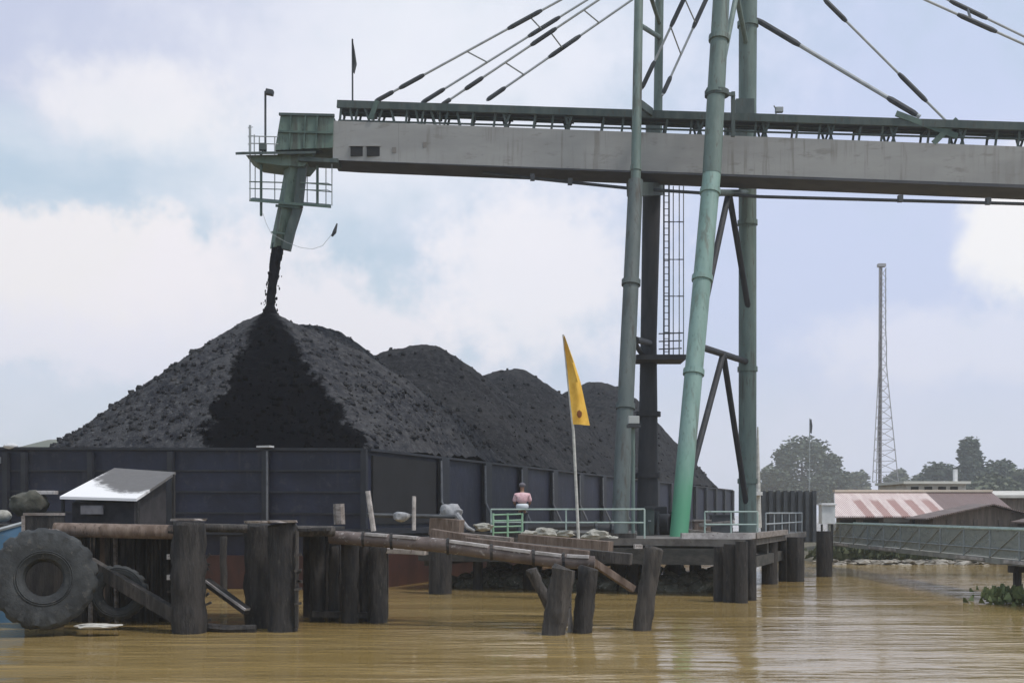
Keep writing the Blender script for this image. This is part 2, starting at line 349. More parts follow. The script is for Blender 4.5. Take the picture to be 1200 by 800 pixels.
def heap(label, cones, step, lim, M, seed, lumps=2500):
    """cones: (apex world point, slope, rounding)"""
    a0 = cones[0][0]; mb = MB(); s0, t0 = st(a0); rad = 19
    n1 = int(min(s0, rad)/step); ss = [s0-n1*step+i*step for i in range(int((min(s0, rad)+min(BL-.3-s0, rad))/step))]
    ss = [q for q in ss if q > .3]; ss = [.24]+ss
    tt = [.24+i*step for i in range(int((BW-.5)/step)+1)]
    g = {}
    for i, s_ in enumerate(ss):
        for j, t_ in enumerate(tt):
            p = B(s_, t_, 0); z = -9; acc = []
            for ap, sl, rd in cones:
                r = math.hypot(p.x-ap.x, p.y-ap.y); acc.append(ap.z + sl*rd - sl*math.sqrt(r*r+rd*rd))
            z = max(acc)
            if len(acc) > 1:
                k = .5; z = k*math.log(sum(math.exp((q-z)/k) for q in acc))+z
            e = min(s_, t_, BW-t_, BL-s_); w_ = ZF-.12+lim*e; k = .45; z = min(z, w_)-k*math.log(1+math.exp(-abs(z-w_)/k))
            q = Vector((p.x, p.y, seed*9))
            ap = cones[0][0]; an = math.atan2(p.y-ap.y, p.x-ap.x); ra = math.hypot(p.x-ap.x, p.y-ap.y)
            z += min(1, ra/3)*(.16*noise.noise(Vector((math.cos(an)*5, math.sin(an)*5, ra*.10+seed))) + .09*noise.noise(Vector((math.cos(an)*14, math.sin(an)*14, ra*.25+seed))))
            z += .26*noise.fractal(q*.35, 1, 2, 4)*min(1, e/1.5) + .07*noise.noise(q*2.3) + .07*noise.noise(q*4.1)
            g[i, j] = (p.x, p.y, z)
    vs = {}
    for i in range(len(ss)-1):
        for j in range(len(tt)-1):
            ks = ((i, j), (i+1, j), (i+1, j+1), (i, j+1))
            if max(g[k][2] for k in ks) < 3.2: continue
            for k in ks:
                if k not in vs: vs[k] = mb.v(g[k])
            mb.face([vs[k] for k in ks])
    rl = random.Random(seed); keys = list(vs)
    for q in range(lumps):                # lumps lying on the slope and rolled towards the foot
        k = rl.choice(keys); p = g[k]
        if ss[min(k[0], len(ss)-1)] < .55 or not .55 < tt[min(k[1], len(tt)-1)] < BW-.55: continue
        if rl.random() > .25+.75*min(1, (a0.z-p[2])/5): continue
        r = .028+.09*rl.random()**4; c = Vector((p[0]+rl.uniform(-.06, .06), p[1]+rl.uniform(-.06, .06), p[2]+r*.2))
        vv = [mb.v(c+Vector((x_*r*rl.uniform(.6, 1.3), y_*r*rl.uniform(.6, 1.3), z_*r*rl.uniform(.5, 1)))) for x_, y_, z_ in ((-1, -1, -1), (1, -1, -1), (1, 1, -1), (-1, 1, -1), (-.8, -.8, 1), (.8, -.8, 1), (.8, .8, 1), (-.8, .8, 1))]
        for f_ in ((3, 2, 1, 0), (4, 5, 6, 7), (0, 1, 5, 4), (1, 2, 6, 5), (2, 3, 7, 6), (3, 0, 4, 7)): mb.face([vv[i_] for i_ in f_])
    o = mb.build('coal_heap', M, at=a0, smooth=False)
    for p_ in o.data.polygons: p_.use_smooth = True
    return tag(o, label, 'coal heap', 'coal heaps in the barge')
mcoal = coal_mat('coal', None, .85)
A1 = P(315, 369, 48.5)
heap('nearest coal heap, under the chute, with a black fan of fresh coal down its face', [(A1+Vector((0, 0, .12)), .735, .5), (P(362, 384, 51.2), .70, 1.2)], .13, 1.5, coal_mat('coal_fresh', (.33, .43), 1.5), 1, 9000)
heap('smooth round-topped coal heap directly behind the one being loaded', [(P(485, 406, 64.7), .75, 2.6)], .2, 1.15, mcoal, 2)
heap('coal heap second from the far end of the barge, left of the yellow flag', [(P(597, 433, 79.4), .78, 3.0)], .25, 1.15, mcoal, 3)
heap('farthest coal heap, behind the yellow flag and the tower legs', [(P(700, 448, 100.4), .82, 3.6)], .3, 1.3, mcoal, 4)

# ------------------------------------------------------------------ loading jetty
PC = Vector((7.2, 36.6, 0)); JD = Vector((.345, .939, 0)).normalized(); JU = Vector((-JD.y, JD.x, 0)); JZ = 1.77
def J(u, d, z): return PC + JU*u + JD*d + Vector((0, 0, z))
jetty = thing('loading_jetty', 'dark piled loading jetty carrying the green conveyor tower', 'jetty', J(5.5, 8, 0))
JW, JL = 11.0, 16.0
MB().hexa([J(0, 0, JZ-.22), J(0, JL, JZ-.22), J(JW, JL, JZ-.22), J(JW, 0, JZ-.22), J(0, 0, JZ), J(0, JL, JZ), J(JW, JL, JZ), J(JW, 0, JZ)]).build('deck', m_deckc, jetty)
for d in (.5, 5.5, 10.5, 15.5): MB().bar(J(.15, d, JZ-.42), J(JW-.15, d, JZ-.42), .4, .39).build('cross_beam', m_edge, jetty)
for u in (.3, 5.5, 10.7): MB().bar(J(u, .1, JZ-.8), J(u, JL-.1, JZ-.8), .35, .35).build('main_beam', m_edge, jetty)
MB().bar(J(-.1, -.02, JZ-.55), J(JW, -.02, JZ-.55), .18, .5).build('fender_beam', m_edge, jetty)
for px, pw, yb, yt in ((855, 15, 705, 637), (869, 15, 706, 634), (880, 13, 703, 632), (902, 19, 684, 628), (917, 10, 680, 630), (932, 21, 681, 629), (966, 19, 675, 622), (842, 12, 704, 640),
                       (724, 17, 690, 634), (742, 13, 692, 640), (516, 28, 695, 633), (560, 12, 690, 634), (620, 14, 689, 634), (670, 13, 688, 634), (790, 16, 686, 640), (815, 14, 684, 640)):
    Y = CH*F/(yb-600); a = P(px, yb, Y); r = pw/2/F*Y
    MB().tube([a-Vector((0, 0, 1)), a+Vector((0, 0, .5)), Vector((a.x, a.y, CH-(yt-600)/F*Y))], [r, r, r*.97], 12, jit=.05).build('pile', m_timber_wet, jetty, smooth=True)
MB().box(J(5, 3.0, .95), (1.6, .8, .35), rz=.4).build('hanging_platform', m_edge, jetty)
MB().bar(P(743, 640, 37.2), P(752, 640, 37.2), .5, .12).build('pile_cap', m_pale, jetty)
# kerb and scattered timber on the deck
for a, b, w_, h_, m_ in ((J(2.1, .25, JZ+.09), J(-.05, 1.2, JZ+.09), .22, .18, m_pale), (J(-.02, 1.3, JZ+.09), J(-.02, 9, JZ+.09), .18, .18, m_plank), (J(10.6, .4, JZ+.08), J(3.6, .35, JZ+.08), .25, .16, m_timber)):
    MB().bar(a, b, w_, h_).build('kerb', m_, jetty)

def rail(name, label, pts, h=.9, mid=(.48,), m_=m_rail, r=.032, gap=1.6):
    t = thing(name, label, 'railing', pts[0])
    up = Vector((0, 0, 1)); L = 0
    for k in (h,)+tuple(mid): MB().tube([Vector(p)+up*k for p in pts], r, 6).build('rail', m_, t, smooth=True)
    for a, b in zip(pts, pts[1:]):
        a, b = Vector(a), Vector(b); n = max(1, round((b-a).length/gap))
        for i in range(n+1):
            if i == 0 and a != Vector(pts[0]): continue
            p = a.lerp(b, i/n); MB().tube([p, p+up*h], r*.9, 6).build('post', m_, t, smooth=True)
    return t
rail('handrail', 'pale two-bar pipe handrail along the jetty front, before the person in pink', [J(8.6, .5, JZ), J(3.35, .55, JZ)], .93, (.5,), gap=2.5)
rail('handrail', 'pale two-bar handrail on the jetty right of the light green leg', [J(2.0, 3.6, JZ), J(.25, 3.8, JZ)], .85, (.42,), gap=.9)
rail('handrail', 'low pale handrail at the right end of the jetty, before the ribbed wall', [J(.15, 5.0, JZ), J(.1, 15.2, JZ)], .8, (.42,), m_=m_thin, gap=2.0)
# green stair cage by the person
cg = thing('stair_gate', 'small green barred steel gate standing below the person in pink', 'gate', P(595, 632, 38.6))
for x0 in (578, 595, 612): one('post', [P(x0, 632, 38.6), P(x0, 601, 38.6)], .035, m_railgreen, cg, 6)
for y0 in (603, 610, 617, 624): one('bar', [P(578, y0, 38.6), P(612, y0-1, 38.6)], .028, m_railgreen, cg, 6)

# timbers and sacks lying on the jetty front
def lump(name, label, cat, c, r, sc, m_, grp=None, jit=.35):
    o = MB().ball(c, r, sc, jit, 3).build(name, m_, at=Vector(c)-Vector((0, 0, r*sc[2]*.8)), smooth=True); return tag(o, label, cat, grp)
lump('sack', 'grey lumpy tarpaulin bundle on the jetty edge with a hose trailing right', 'bundle', P(528, 600, 39.6), .36, (1.1, .8, .8), m_cloth)
tag(MB().tube([P(535, 602, 39.3), P(541, 610, 39.2), P(548, 618, 39.1), P(556, 622, 39.0)], [.1, .09, .07, .05], 8).build('hose', m_cloth, smooth=True, at=P(548, 618, 39.1)), 'grey hose hanging from the tarpaulin bundle on the jetty', 'hose')
for i, (px, py, r, lab) in enumerate(((566, 617, .22, 'pale sack at the left foot of the green gate'), (622, 626, .22, 'first pale sack to the right of the green gate'), (640, 624, .26, 'dirty pale sack left of the flagpole foot'),
                                      (662, 625, .20, 'small pale sack nearest the flagpole foot'), (700, 627, .30, 'largest pale sack, below the handrail right of the flagpole'), (716, 631, .2, 'pale sack farthest right, by the lamp post'))):
    lump('sack', lab, 'sack', P(px, py, 38.3), r*.85, (1.6, .8, .7), m_sackpale, 'pale sacks on the jetty front', .6)
for i, (a, b, w_, h_, m_, lab) in enumerate((
        (P(506, 616, 38.5), P(541, 619, 38.2), .5, .55, m_timber_brown, 'short brown timber block under the grey bundle'),
        (P(538, 627, 37.5), P(600, 633, 36.5), .25, .18, m_plank, 'grey plank lying in front of the green gate'),
        (P(610, 632, 36.5), P(716, 641, 35.2), .4, .35, m_timber_brown, 'thick brown beam at the jetty front below the flagpole'),
        (P(806, 622, 41.5), P(862, 628, 41), .2, .14, m_plank, 'pinkish plank on the deck right of the light green leg'),
        (P(820, 615, 42.5), P(860, 612, 42), .25, .14, m_plank, 'short plank stacked above the pinkish one by the rear leg'))):
    tag(MB().bar(a, b, w_, h_).build('timber_beam', m_, at=(a+b)/2, bevel=.02), lab, 'timber', 'loose timbers on the jetty')
for px, y0, y1, lean, w_, lab in ((398, 612, 590, -1, 14, 'stubby pale post left of the barge corner'), (438, 616, 575, -7, 6, 'thin leaning pale rod at the barge corner'), (485, 615, 581, 0, 5, 'thin upright pale post left of the grey bundle')):
    Y = 36 if px != 398 else 32
    tag(MB().tube([P(px, y0+(6 if px > 400 else 2), Y), P(px+lean, y1, Y)], w_/2/F*Y, 7, jit=.08).build('post', m_pale if px != 398 else m_plank, smooth=True, at=P(px, y0, Y)), lab, 'post')
ck = thing('catwalk_beam', 'dark horizontal pipe between the thin posts, behind the broken catwalk', 'pipe', P(440, 606, 36))
one('pipe', [P(430, 603, 36.2), P(532, 605, 38.5)], .06, m_dsteel, ck); MB().ball(P(470, 605, 36.6), .2, (1.3, .8, .8), .3).build('clamp', m_cloth, ck, smooth=True)

# rubble along the water under the jetty
mb = MB()
for i in range(330):
    u = random.uniform(1.6, 10.8); d = random.uniform(1.8, 6.5); r = random.uniform(.10, .36)
    p = J(u, d, random.uniform(-.05, .10+.09*d*(1 if u > 3 else .8))); mb.ball(p, r, (1.3, 1, .7), .5, 1)
tag(mb.build('rubble', m_rock), 'low bank of pale rubble and weed at the waterline under the jetty', 'rubble', kind='stuff')

# ------------------------------------------------------------------ conveyor tower
tower = thing('conveyor_tower', 'tall green four-legged steel tower holding up the conveyor boom', 'tower', J(3.5, 8, JZ))
def joint(p, d, r, m_, par): d = Vector(d).normalized(); MB().tube([p-d*.10, p+d*.10], r, 16).build('flange', m_, par, smooth=True)
def leg(pts, rad, m_, flanges=(), n=18):
    o = MB().tube(pts, rad, n).build('leg', m_, tower, smooth=True)
    for i, f in flanges:
        a, b = Vector(pts[i]), Vector(pts[i+1]); joint(a.lerp(b, f), b-a, max(rad[i], rad[i+1])*1.14, m_, o)
    return o
L3a, L3b, L3c, L3m = P(795, 633, 41), P(834, 205, 44.4), P(851, -108, 46.0), P(805, 500, 42)
leg([L3a, L3b], [.315, .335], m_gpale, ((0, .44), (0, .7), (0, .95)))
leg([L3b+Vector((0, 0, .02)), L3c], [.345, .30], m_ggrey, ((0, .3), (0, .5)))
L4a, L4c = P(876, 624, 49.8), P(877, -108, 49.8)
leg([L4a, P(876, 120, 49.8), L4c], [.37, .37, .39], m_ggrey, ((0, .12), (0, .38), (0, .72), (1, .4)))
L1a, L1b, L1c = P(726, 627, 42), P(745, 212, 44.6), P(749.5, -60, 46.0)
leg([L1a, L1b], [.31, .275], mat('leg_grey_paint', (.085, .108, .108), (.12, .14, .138), 1.4, .6, (2, 2, .4), .006, 6, (.07, .07, .06), streak=(.05, .04, .03), sk=.8), ((0, .35), (0, .7)))
leg([L1b+Vector((0, 0, .02)), L1c], [.185, .165], m_ggrey, ((0, .05),), 14)
L2a, L2b, L2c = P(759, 624, 49.8), P(764, 214, 49.8), P(773.5, -60, 49.8)
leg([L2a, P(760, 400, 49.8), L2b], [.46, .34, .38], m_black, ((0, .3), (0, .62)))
leg([P(770, 214, 49.8), L2c], [.19, .175], m_ggrey, (), 14)
def brace(a, b, r, m_=m_black): return one('brace', [a, b], r, m_, tower, 10)
brace(P(853, 230, 47), P(818, 395, 43.0), .125); brace(P(855, 230, 47.4), P(880, 380, 49.9), .125)
brace(P(817, 405, 42.9), P(876, 424, 49.8), .125)
brace(P(847, 416, 46), P(806, 570, 41.9), .12); brace(P(848, 417, 46.2), P(876, 600, 49.8), .12)
brace(P(837, 226, 44.3), P(876, 226, 49.8), .13, m_gdark)
brace(P(863, -6, 48), P(846, 80, 45.2), .11, m_ggrey); brace(P(863, -6, 48), P(876, 60, 49.8), .11, m_ggrey)
brace(P(848, -60, 45.9), P(877, -62, 49.8), .14, m_ggrey)
brace(P(850, 28, 45.5), P(771, 28, 49.8), .01, m_ggrey) if False else None
brace(P(749, 29, 45.6), P(773, 44, 49.8), .10, m_ggrey); brace(P(760, -12, 46.3), P(773, 28, 49.8), .09, m_ggrey)
brace(P(749, 70, 45.4), P(773, 120, 49.8), .06, m_ggrey) if False else None
brace(P(745, 398, 43.3), P(762, 402, 49.8), .12); brace(P(738, 392, 43.3), P(752, 415, 49.8), .10)
brace(P(750, -56, 46), P(774, -56, 49.8), .1, m_ggrey); brace(P(749, -50, 46), P(851, -55, 46), .12, m_ggrey); brace(P(773, -50, 49.8), P(877, -55, 49.8), .12, m_ggrey)
MB().bar(P(851, -108, 45.8), P(877, -108, 50.1), .8, .5).build('head_beam', m_ggrey, tower)
# collars and yokes where the boom passes
for px, py, Y, r in ((836, 110, 44.95, .46),): MB().tube([P(px+4, py+3, Y), P(px+4, py-3, Y)], r, 16).build('collar', m_gdark, tower, smooth=True)
mb = MB(); mb.bar(P(848, 110, 45.0), P(860, 111, 45.6), .12, .12); mb.bar(P(859, 108, 45.6), P(859, 160, 45.6), .14, .14); mb.build('yoke', m_gdark, tower)
mb = MB(); mb.box(P(872, 128, 49.2), (.75, .5, .7)); mb.box(P(862, 150, 48.9), (.9, .3, 1.0)); mb.build('saddle', m_gdark, tower)
MB().box(P(765, 150, 49.2), (.55, .4, 1.0)).build('saddle', m_gdark, tower)
MB().bar(P(742, 222, 44.8), P(772, 222, 49.6), .5, .5).build('saddle', m_gdark, tower)
MB().bar(P(745, 118, 45.0), P(764, 132, 47.0), .12, .3).build('yoke', m_gdark, tower)
wn = thing('winch', 'black winch drum and frame at the foot of the black tower leg', 'winch', P(768, 628, 44))
MB().tube([P(752, 614, 44.4), P(787, 615, 43.8)], .42, 14).build('drum', m_black, wn, smooth=True)
for px in (750, 769, 788): MB().box(P(px, 615, 44), (.10, 1.1, 1.0)).build('side_frame', m_dsteel, wn, bevel=.02)
MB().box(P(768, 601, 44.6), (.8, .7, .5)).build('motor', m_black, wn, bevel=.05)
for i, (px, py, w_, h_, Y, m_, cat, nm, lab) in enumerate(((757, 603, .55, .95, 43.2, m_gdark, 'cabinet', 'control_cabinet', 'dark green control cabinet beside the winch at the tower foot'),
        (822, 612, .6, .5, 44, m_timber_brown, 'crate', 'wooden_crate', 'brown crate on the deck just right of the light green leg'),
        (845, 609, .8, .7, 46, m_dsteel, 'box', 'steel_box', 'grey steel tool box between the light green leg and the rear leg'),
        (708, 618, .7, .5, 41, m_black, 'drum', 'cable_drum', 'black cable drum beside the left front tower leg'))):
    c = P(px, py, Y); c.z = JZ+h_/2; t_ = thing(nm, lab, cat, (c.x, c.y, JZ))
    if cat == 'drum':
        for dx in (-.28, .28): MB().tube([c+Vector((dx-.04, 0, 0)), c+Vector((dx+.04, 0, 0))], .3, 16).build('flange', m_dsteel, t_)
        MB().tube([c-Vector((.26, 0, 0)), c+Vector((.26, 0, 0))], .2, 14).build('coil', m_black, t_, smooth=True)
    else:
        MB().box(c, (w_, .5, h_)).build('body', m_, t_, bevel=.02); MB().box(c+Vector((0, 0, h_/2+.03)), (w_+.06, .56, .05)).build('lid', m_dsteel if cat != 'crate' else m_plank, t_)
        MB().box(c+Vector((.1, -.27, .05)), (.10, .05, .05)).build('latch', m_thin, t_)
# rest platform and caged ladder
MB().box(P(772, 421, 49.0), (2.0, 1.6, .2)).build('rest_platform', m_black, tower)
for px in (784, 796): one('platform_rail', [P(px, 421, 48.4), P(px, 388, 48.4)], .03, m_dsteel, tower, 6)
for y0 in (390, 399, 408): one('platform_rail', [P(772, y0+1, 48.4), P(799, y0, 48.4)], .028, m_dsteel, tower, 6)
lad = thing('caged_ladder', 'thin caged steel ladder between the black leg and the light green leg', 'ladder', P(783, 418, 48.9))
for px in (778, 784): one('stile', [P(px, 418, 48.9), P(px, 216, 48.9)], .035, m_dsteel, lad, 6)
mb = MB()
for i in range(26): mb.tube([P(778, 412-i*7.6, 48.9), P(784, 412-i*7.6, 48.9)], .016, 5)
mb.build('rung', m_dsteel, lad)
for px, Y in ((789, 48.5), (796, 48.3), (801, 48.9)): one('cage_bar', [P(px, 418, Y), P(px, 218, Y)], .022, m_thin, lad, 6)
for y0 in (260, 304, 347, 390): one('cage_hoop', [P(778, y0, 48.9), P(785, y0, 48.3), P(796, y0, 48.25), P(801, y0, 48.9)], .024, m_dsteel, lad, 6)

# ------------------------------------------------------------------ conveyor boom
def gy(px): return 48.4-(px-390)/810*3.0
boom = thing('conveyor_boom', 'long grey box-girder conveyor boom slung across the tower, with green discharge head', 'conveyor', P(850, 215, 47.5))
X0, X1 = 390, 1460
def gline(y_a, y_b, px, dY=0): return P(px, y_a+(y_b-y_a)*(px-390)/810, gy(px))+Vector((0, dY, 0))
T0 = lambda px, d=0: gline(141.5, 172, px, d)
B0 = lambda px, d=0: gline(187.5, 216.5, px, d)
GW = 1.5
MB().hexa([B0(X0), B0(X1), B0(X1, GW), B0(X0, GW)]+[T0(X0), T0(X1), T0(X1, GW), T0(X0, GW)]).build('girder', m_girder, boom)
dn = Vector((0, 0, -1))
fo_ = Vector((0, -.02, 0))
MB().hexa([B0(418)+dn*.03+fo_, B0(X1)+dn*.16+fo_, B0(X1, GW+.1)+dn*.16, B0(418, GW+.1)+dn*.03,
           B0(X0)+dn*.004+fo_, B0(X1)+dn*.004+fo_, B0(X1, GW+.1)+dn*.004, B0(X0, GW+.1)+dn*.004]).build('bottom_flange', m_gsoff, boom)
for px in (468, 557, 646, 690, 908, 962, 1048, 1130, 1215, 1300, 1385):
    MB().bar(T0(px, -.012)+dn*.02, B0(px, -.012)+dn*-.02, .07, .018).build('seam', mat('seam_grey', (.20, .195, .19), None), boom)
for px0, px1, y0, y1 in ((411, 425, 172.5, 183), (430, 445, 172.5, 183), (727, 739, 183.5, 192), (689, 697, 188.5, 192)):
    a, b = P(px0, y0, gy(px0)-.02), P(px1, y1, gy(px1)-.02)
    MB().box((a+b)/2, (abs(b.x-a.x), .05, abs(a.z-b.z))).build('opening_dark', m_hole, boom)  # dark box proud of the face, painted as a recess in shade
    if px0 < 500: MB().box((a+b)/2+Vector((0, 0, (a.z-b.z)/2+.04)), (abs(b.x-a.x)+.1, .12, .05)).build('opening_lintel', m_girder, boom)
for px, py in ((462, 176), (578, 186), (905, 190), (935, 196), (1043, 203), (498, 170)):
    MB().box(P(px, py, gy(px)-.015), (.16, .05, .22)).build('rust_patch', mat('patch_grey', (.18, .165, .155), None), boom)
C0_ = lambda px, d=0: gline(121.5, 148, px, d)
M0_ = lambda px, d=0: gline(136, 161.5, px, d)
MB().bar(C0_(395, .05), C0_(X1, .05), .14, .30).build('top_chord', m_gdark, boom)
one('lower_rail', [gline(140, 162, 396, .12), gline(140, 162, X1, .12)], .04, m_gdark, boom, 6)
MB().bar(C0_(395, 1.0)+dn*.02, C0_(X1, 1.0)+dn*.02, .12, .16).build('top_chord', m_gdark, boom)
MB().bar(C0_(398, .52)+Vector((0, 0, .02)), C0_(X1, .52)+Vector((0, 0, .02)), .8, .05).build('belt', m_black, boom)
px = 400.; rr = random.Random(3)
while px < X1-40:
    mb = MB(); k = rr.uniform(-4, 4)
    for d in (.05, 1.0):
        for o1, o2 in ((0, -3), (25+k, 22+k), (33, 39), (44, 36)) if px > 480 else ((0, -2), (9, 13), (20, 16), (26, 33), (38, 38), (49, 43), (57, 62)):
            if d > .5 and o1 in (25+k, 9, 38): continue
            mb.bar(C0_(px+o1, d), T0(px+o2, d), .06, .085)
    tie = 46 if px > 480 else 59; mb.bar(C0_(px-1, .05)+dn*.13, C0_(px+tie, .05)+dn*.13, .08, .06); mb.bar(C0_(px-1, 1.0)+dn*.13, C0_(px+tie, 1.0)+dn*.13, .08, .06)
    mb.bar(C0_(px+37, .05)+dn*.2, C0_(px+37, 1.0)+dn*.2, .16, .12)
    mb.bar(C0_(px, .05)+dn*.2, C0_(px, 1.0)+dn*.2, .08, .08)
    mb.build('trestle', m_gdark, boom); px += 77+rr.uniform(-5, 5)
# service pipe slung below
one('service_pipe', [P(566, 203, 48.2), P(740, 221, 47.4), P(890, 230.5, 46.9), P(1055, 235, 46.2), P(1200, 239, 45.6), P(1440, 248, 44.7)], .065, m_dsteel, boom)
for px, y0 in ((624, 210), (668, 215), (1055, 235), (1158, 238)): MB().box(P(px, y0-2, gy(px)-.15), (.18, .18, .25)).build('pipe_hanger', m_dsteel, boom)
# stay rods
def stay(a, b, thick, r=.05, rt=.095, m_=m_stay):
    o = one('stay_rod', [a, b], r, m_, boom, 8)
    for k0, k1 in thick:
        q0, q1 = at_px(a, b, k0), at_px(a, b, k1)
        MB().tube([q0, q0.lerp(q1, .12), q0.lerp(q1, .88), q1], [rt*.7, rt, rt, rt*.7], 8).build('turnbuckle', m_dsteel, o, smooth=True)
    return o
def at_px(a, b, px):
    k = (px-600)/F; d = b-a; t = (k*a.y-a.x)/(d.x-k*d.y); return a+d*t
ap1, ap2 = P(851, -106, 46.0), P(875, -104, 49.8)
def far(px, py, dpx, dpy, Y, ap):        # lower end at the boom, upper end on the tower head
    return P(px, py, Y), ap
sA = far(440, 119, 0, 0, gy(440)+.05, ap1); sB = far(494, 121, 0, 0, gy(494)+1.6, P(868, -112, 49.5)); sC = far(518, 123, 0, 0, gy(518)+.05, P(851, -100, 46)); sD = far(570, 118, 0, 0, gy(570)+1.6, P(868, -88, 49.5))
for s_, th in ((sA, ((440, 461), (468, 497), (595, 635))), (sB, ((494, 521), (619, 656))), (sC, ((518, 528), (545, 566), (622, 652))), (sD, ((571, 592), (643, 680)))): stay(*s_, th)
for (l1, x1, l2, x2) in ((sA, 547, sB, 571), (sA, 621, sB, 634), (sC, 592, sD, 614), (sC, 645, sD, 659), (sC, 684, sD, 702)): one('stay_spacer', [at_px(*l1, x1), at_px(*l2, x2)], .032, m_stay, boom, 6)
sI = far(751, 106, 0, 0, gy(751)+.1, ap1); sJ = far(776, 112, 0, 0, gy(776)+1.6, ap2)
stay(*sI, ((752, 767), (786, 806))); stay(*sJ, ((777, 786), (812, 830)))
for x1, x2 in ((786, 798), (802, 815)): one('stay_spacer', [at_px(*sI, x1), at_px(*sJ, x2)], .03, m_stay, boom, 6)
sE = (P(1078, 137, gy(1078)+1.6), P(878, 18, 49.8)); stay(*sE, ((886, 938), (1040, 1075)), .085, .12)
sF = (P(1108, 141, gy(1108)+.05), ap1+Vector((.3, 0, 0))); stay(*sF, ((966, 992), (1053, 1086)))
sG = (P(1425, 151, gy(1425)+1.6), P(878, -112, 49.8)); sH = (P(1418, 150, gy(1418)+.05), P(853, -104, 46)); stay(*sG, ((1113, 1157),)); stay(*sH, ((1122, 1168),))
one('stay_spacer', [at_px(*sG, 1134), at_px(*sH, 1138)], .05, m_dsteel, boom, 6)
mb = MB(); mb.bar(P(1050, 133, gy(1080)-.02), P(1122, 160, gy(1110)-.02), .06, .22); mb.bar(P(1122, 140, gy(1110)-.03), P(1094, 168, gy(1100)-.03), .06, .22); mb.build('stay_gusset', m_cage, boom)
mb = MB(); mb.bar(P(434, 140, gy(436)-.05), P(442, 118, gy(440)-.05), .05, .2); mb.build('stay_gusset', m_cage, boom)
# discharge head
YH = 48.35
def quad_box(name, pts, Y, depth, m_, par, dx=0):
    """a solid with the given front outline (pixels at distance Y) and a real depth"""
    mb = MB(); f = [mb.v(P(x, y, Y)) for x, y in pts]; b = [mb.v(P(x, y, Y)+Vector((dx, depth, 0))) for x, y in pts]
    mb.face(f); mb.face(b[::-1])
    for i in range(len(f)): mb.face([f[i], f[(i+1) % len(f)], b[(i+1) % len(f)], b[i]])
    return mb.build(name, m_, par)
hh = quad_box('head_house', [(322, 176), (390, 173), (391, 136), (329, 134)], YH, 1.8, m_chute, boom)
for x0 in (341, 358, 372): MB().bar(P(x0, 136, YH-.04), P(x0-2, 174, YH-.04), .08, .06).build('house_rib', m_cage, hh)
MB().bar(P(326, 154, YH-.05), P(390, 156, YH-.05), .09, .08).build('house_rib', m_cage, hh)
MB().bar(P(327, 134, YH-.03), P(392, 135.5, YH-.03), .12, .1).build('house_lip', m_gdark, hh)
MB().hexa([P(276, 181.5, YH-.3), P(370, 180, YH-.3), P(370, 180, YH+2.0), P(284, 181, YH+2.0), P(276, 178.5, YH-.3), P(370, 177, YH-.3), P(370, 177, YH+2.0), P(284, 178, YH+2.0)]).build('platform', m_gdark, boom)
quad_box('hopper', [(288, 182), (368, 180.5), (356, 195), (330, 194), (300, 190)], YH, 1.5, m_chute, boom)
MB().bar(P(352, 190, YH+.3), P(398, 192, YH+.3), .9, .16).build('hopper_beam', m_gdark, boom)
MB().bar(P(366, 178, YH+.5), P(392, 172, YH+.5), .3, .2).build('hopper_beam', m_gdark, boom)
# chute: square duct turned so two faces show
def duct(secs, m1):
    mb = MB(); rs = []
    for (px, py, hw) in secs:
        c = P(px, py, 48.9); k = R(33)
        rs.append([mb.v(c+Vector((hw*math.cos(k+math.pi/4+i*math.pi/2), hw*math.sin(k+math.pi/4+i*math.pi/2), 0))) for i in range(4)])
    for a, b in zip(rs, rs[1:]):
        for j in range(4): mb.face([a[j], a[(j+1) % 4], b[(j+1) % 4], b[j]])
    mb.face(rs[0]); mb.face(rs[-1][::-1]); return mb.build('chute', m1, boom)
ch = duct(((347, 190, .50), (344, 206, .44), (337, 243, .43), (330.5, 270, .40), (325.5, 291, .34)), m_chute)
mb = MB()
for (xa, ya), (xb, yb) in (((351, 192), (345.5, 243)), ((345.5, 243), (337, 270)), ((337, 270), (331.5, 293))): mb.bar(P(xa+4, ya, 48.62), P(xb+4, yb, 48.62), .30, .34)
mb.build('chute_shade_side', m_gdark, ch)  # dark plates added to paint the chute's right face as shaded
MB().bar(P(318, 272, 48.5), P(343, 275, 48.5), .06, .06).build('chute_band', m_cage, ch)
MB().bar(P(323, 241, 48.45), P(351, 243, 48.45), .06, .1).build('chute_band', m_cage, ch)
# upper railing
for px, y0 in ((293, 147), (298, 158), (304, 160), (322, 160)): one('rail_post', [P(px, 179, YH-.1), P(px, y0, YH-.1)], .025 if px > 294 else .05, m_thin, boom, 6)
for y0 in (159.5, 168): one('guard_rail', [P(292, y0, YH-.1), P(326, y0+1, YH-.1)], .022, m_thin, boom, 6)
for y0 in (150, 160, 169): one('guard_rail', [P(291, y0, YH-.1), P(296, y0-1, YH+1.8)], .02, m_thin, boom, 6)
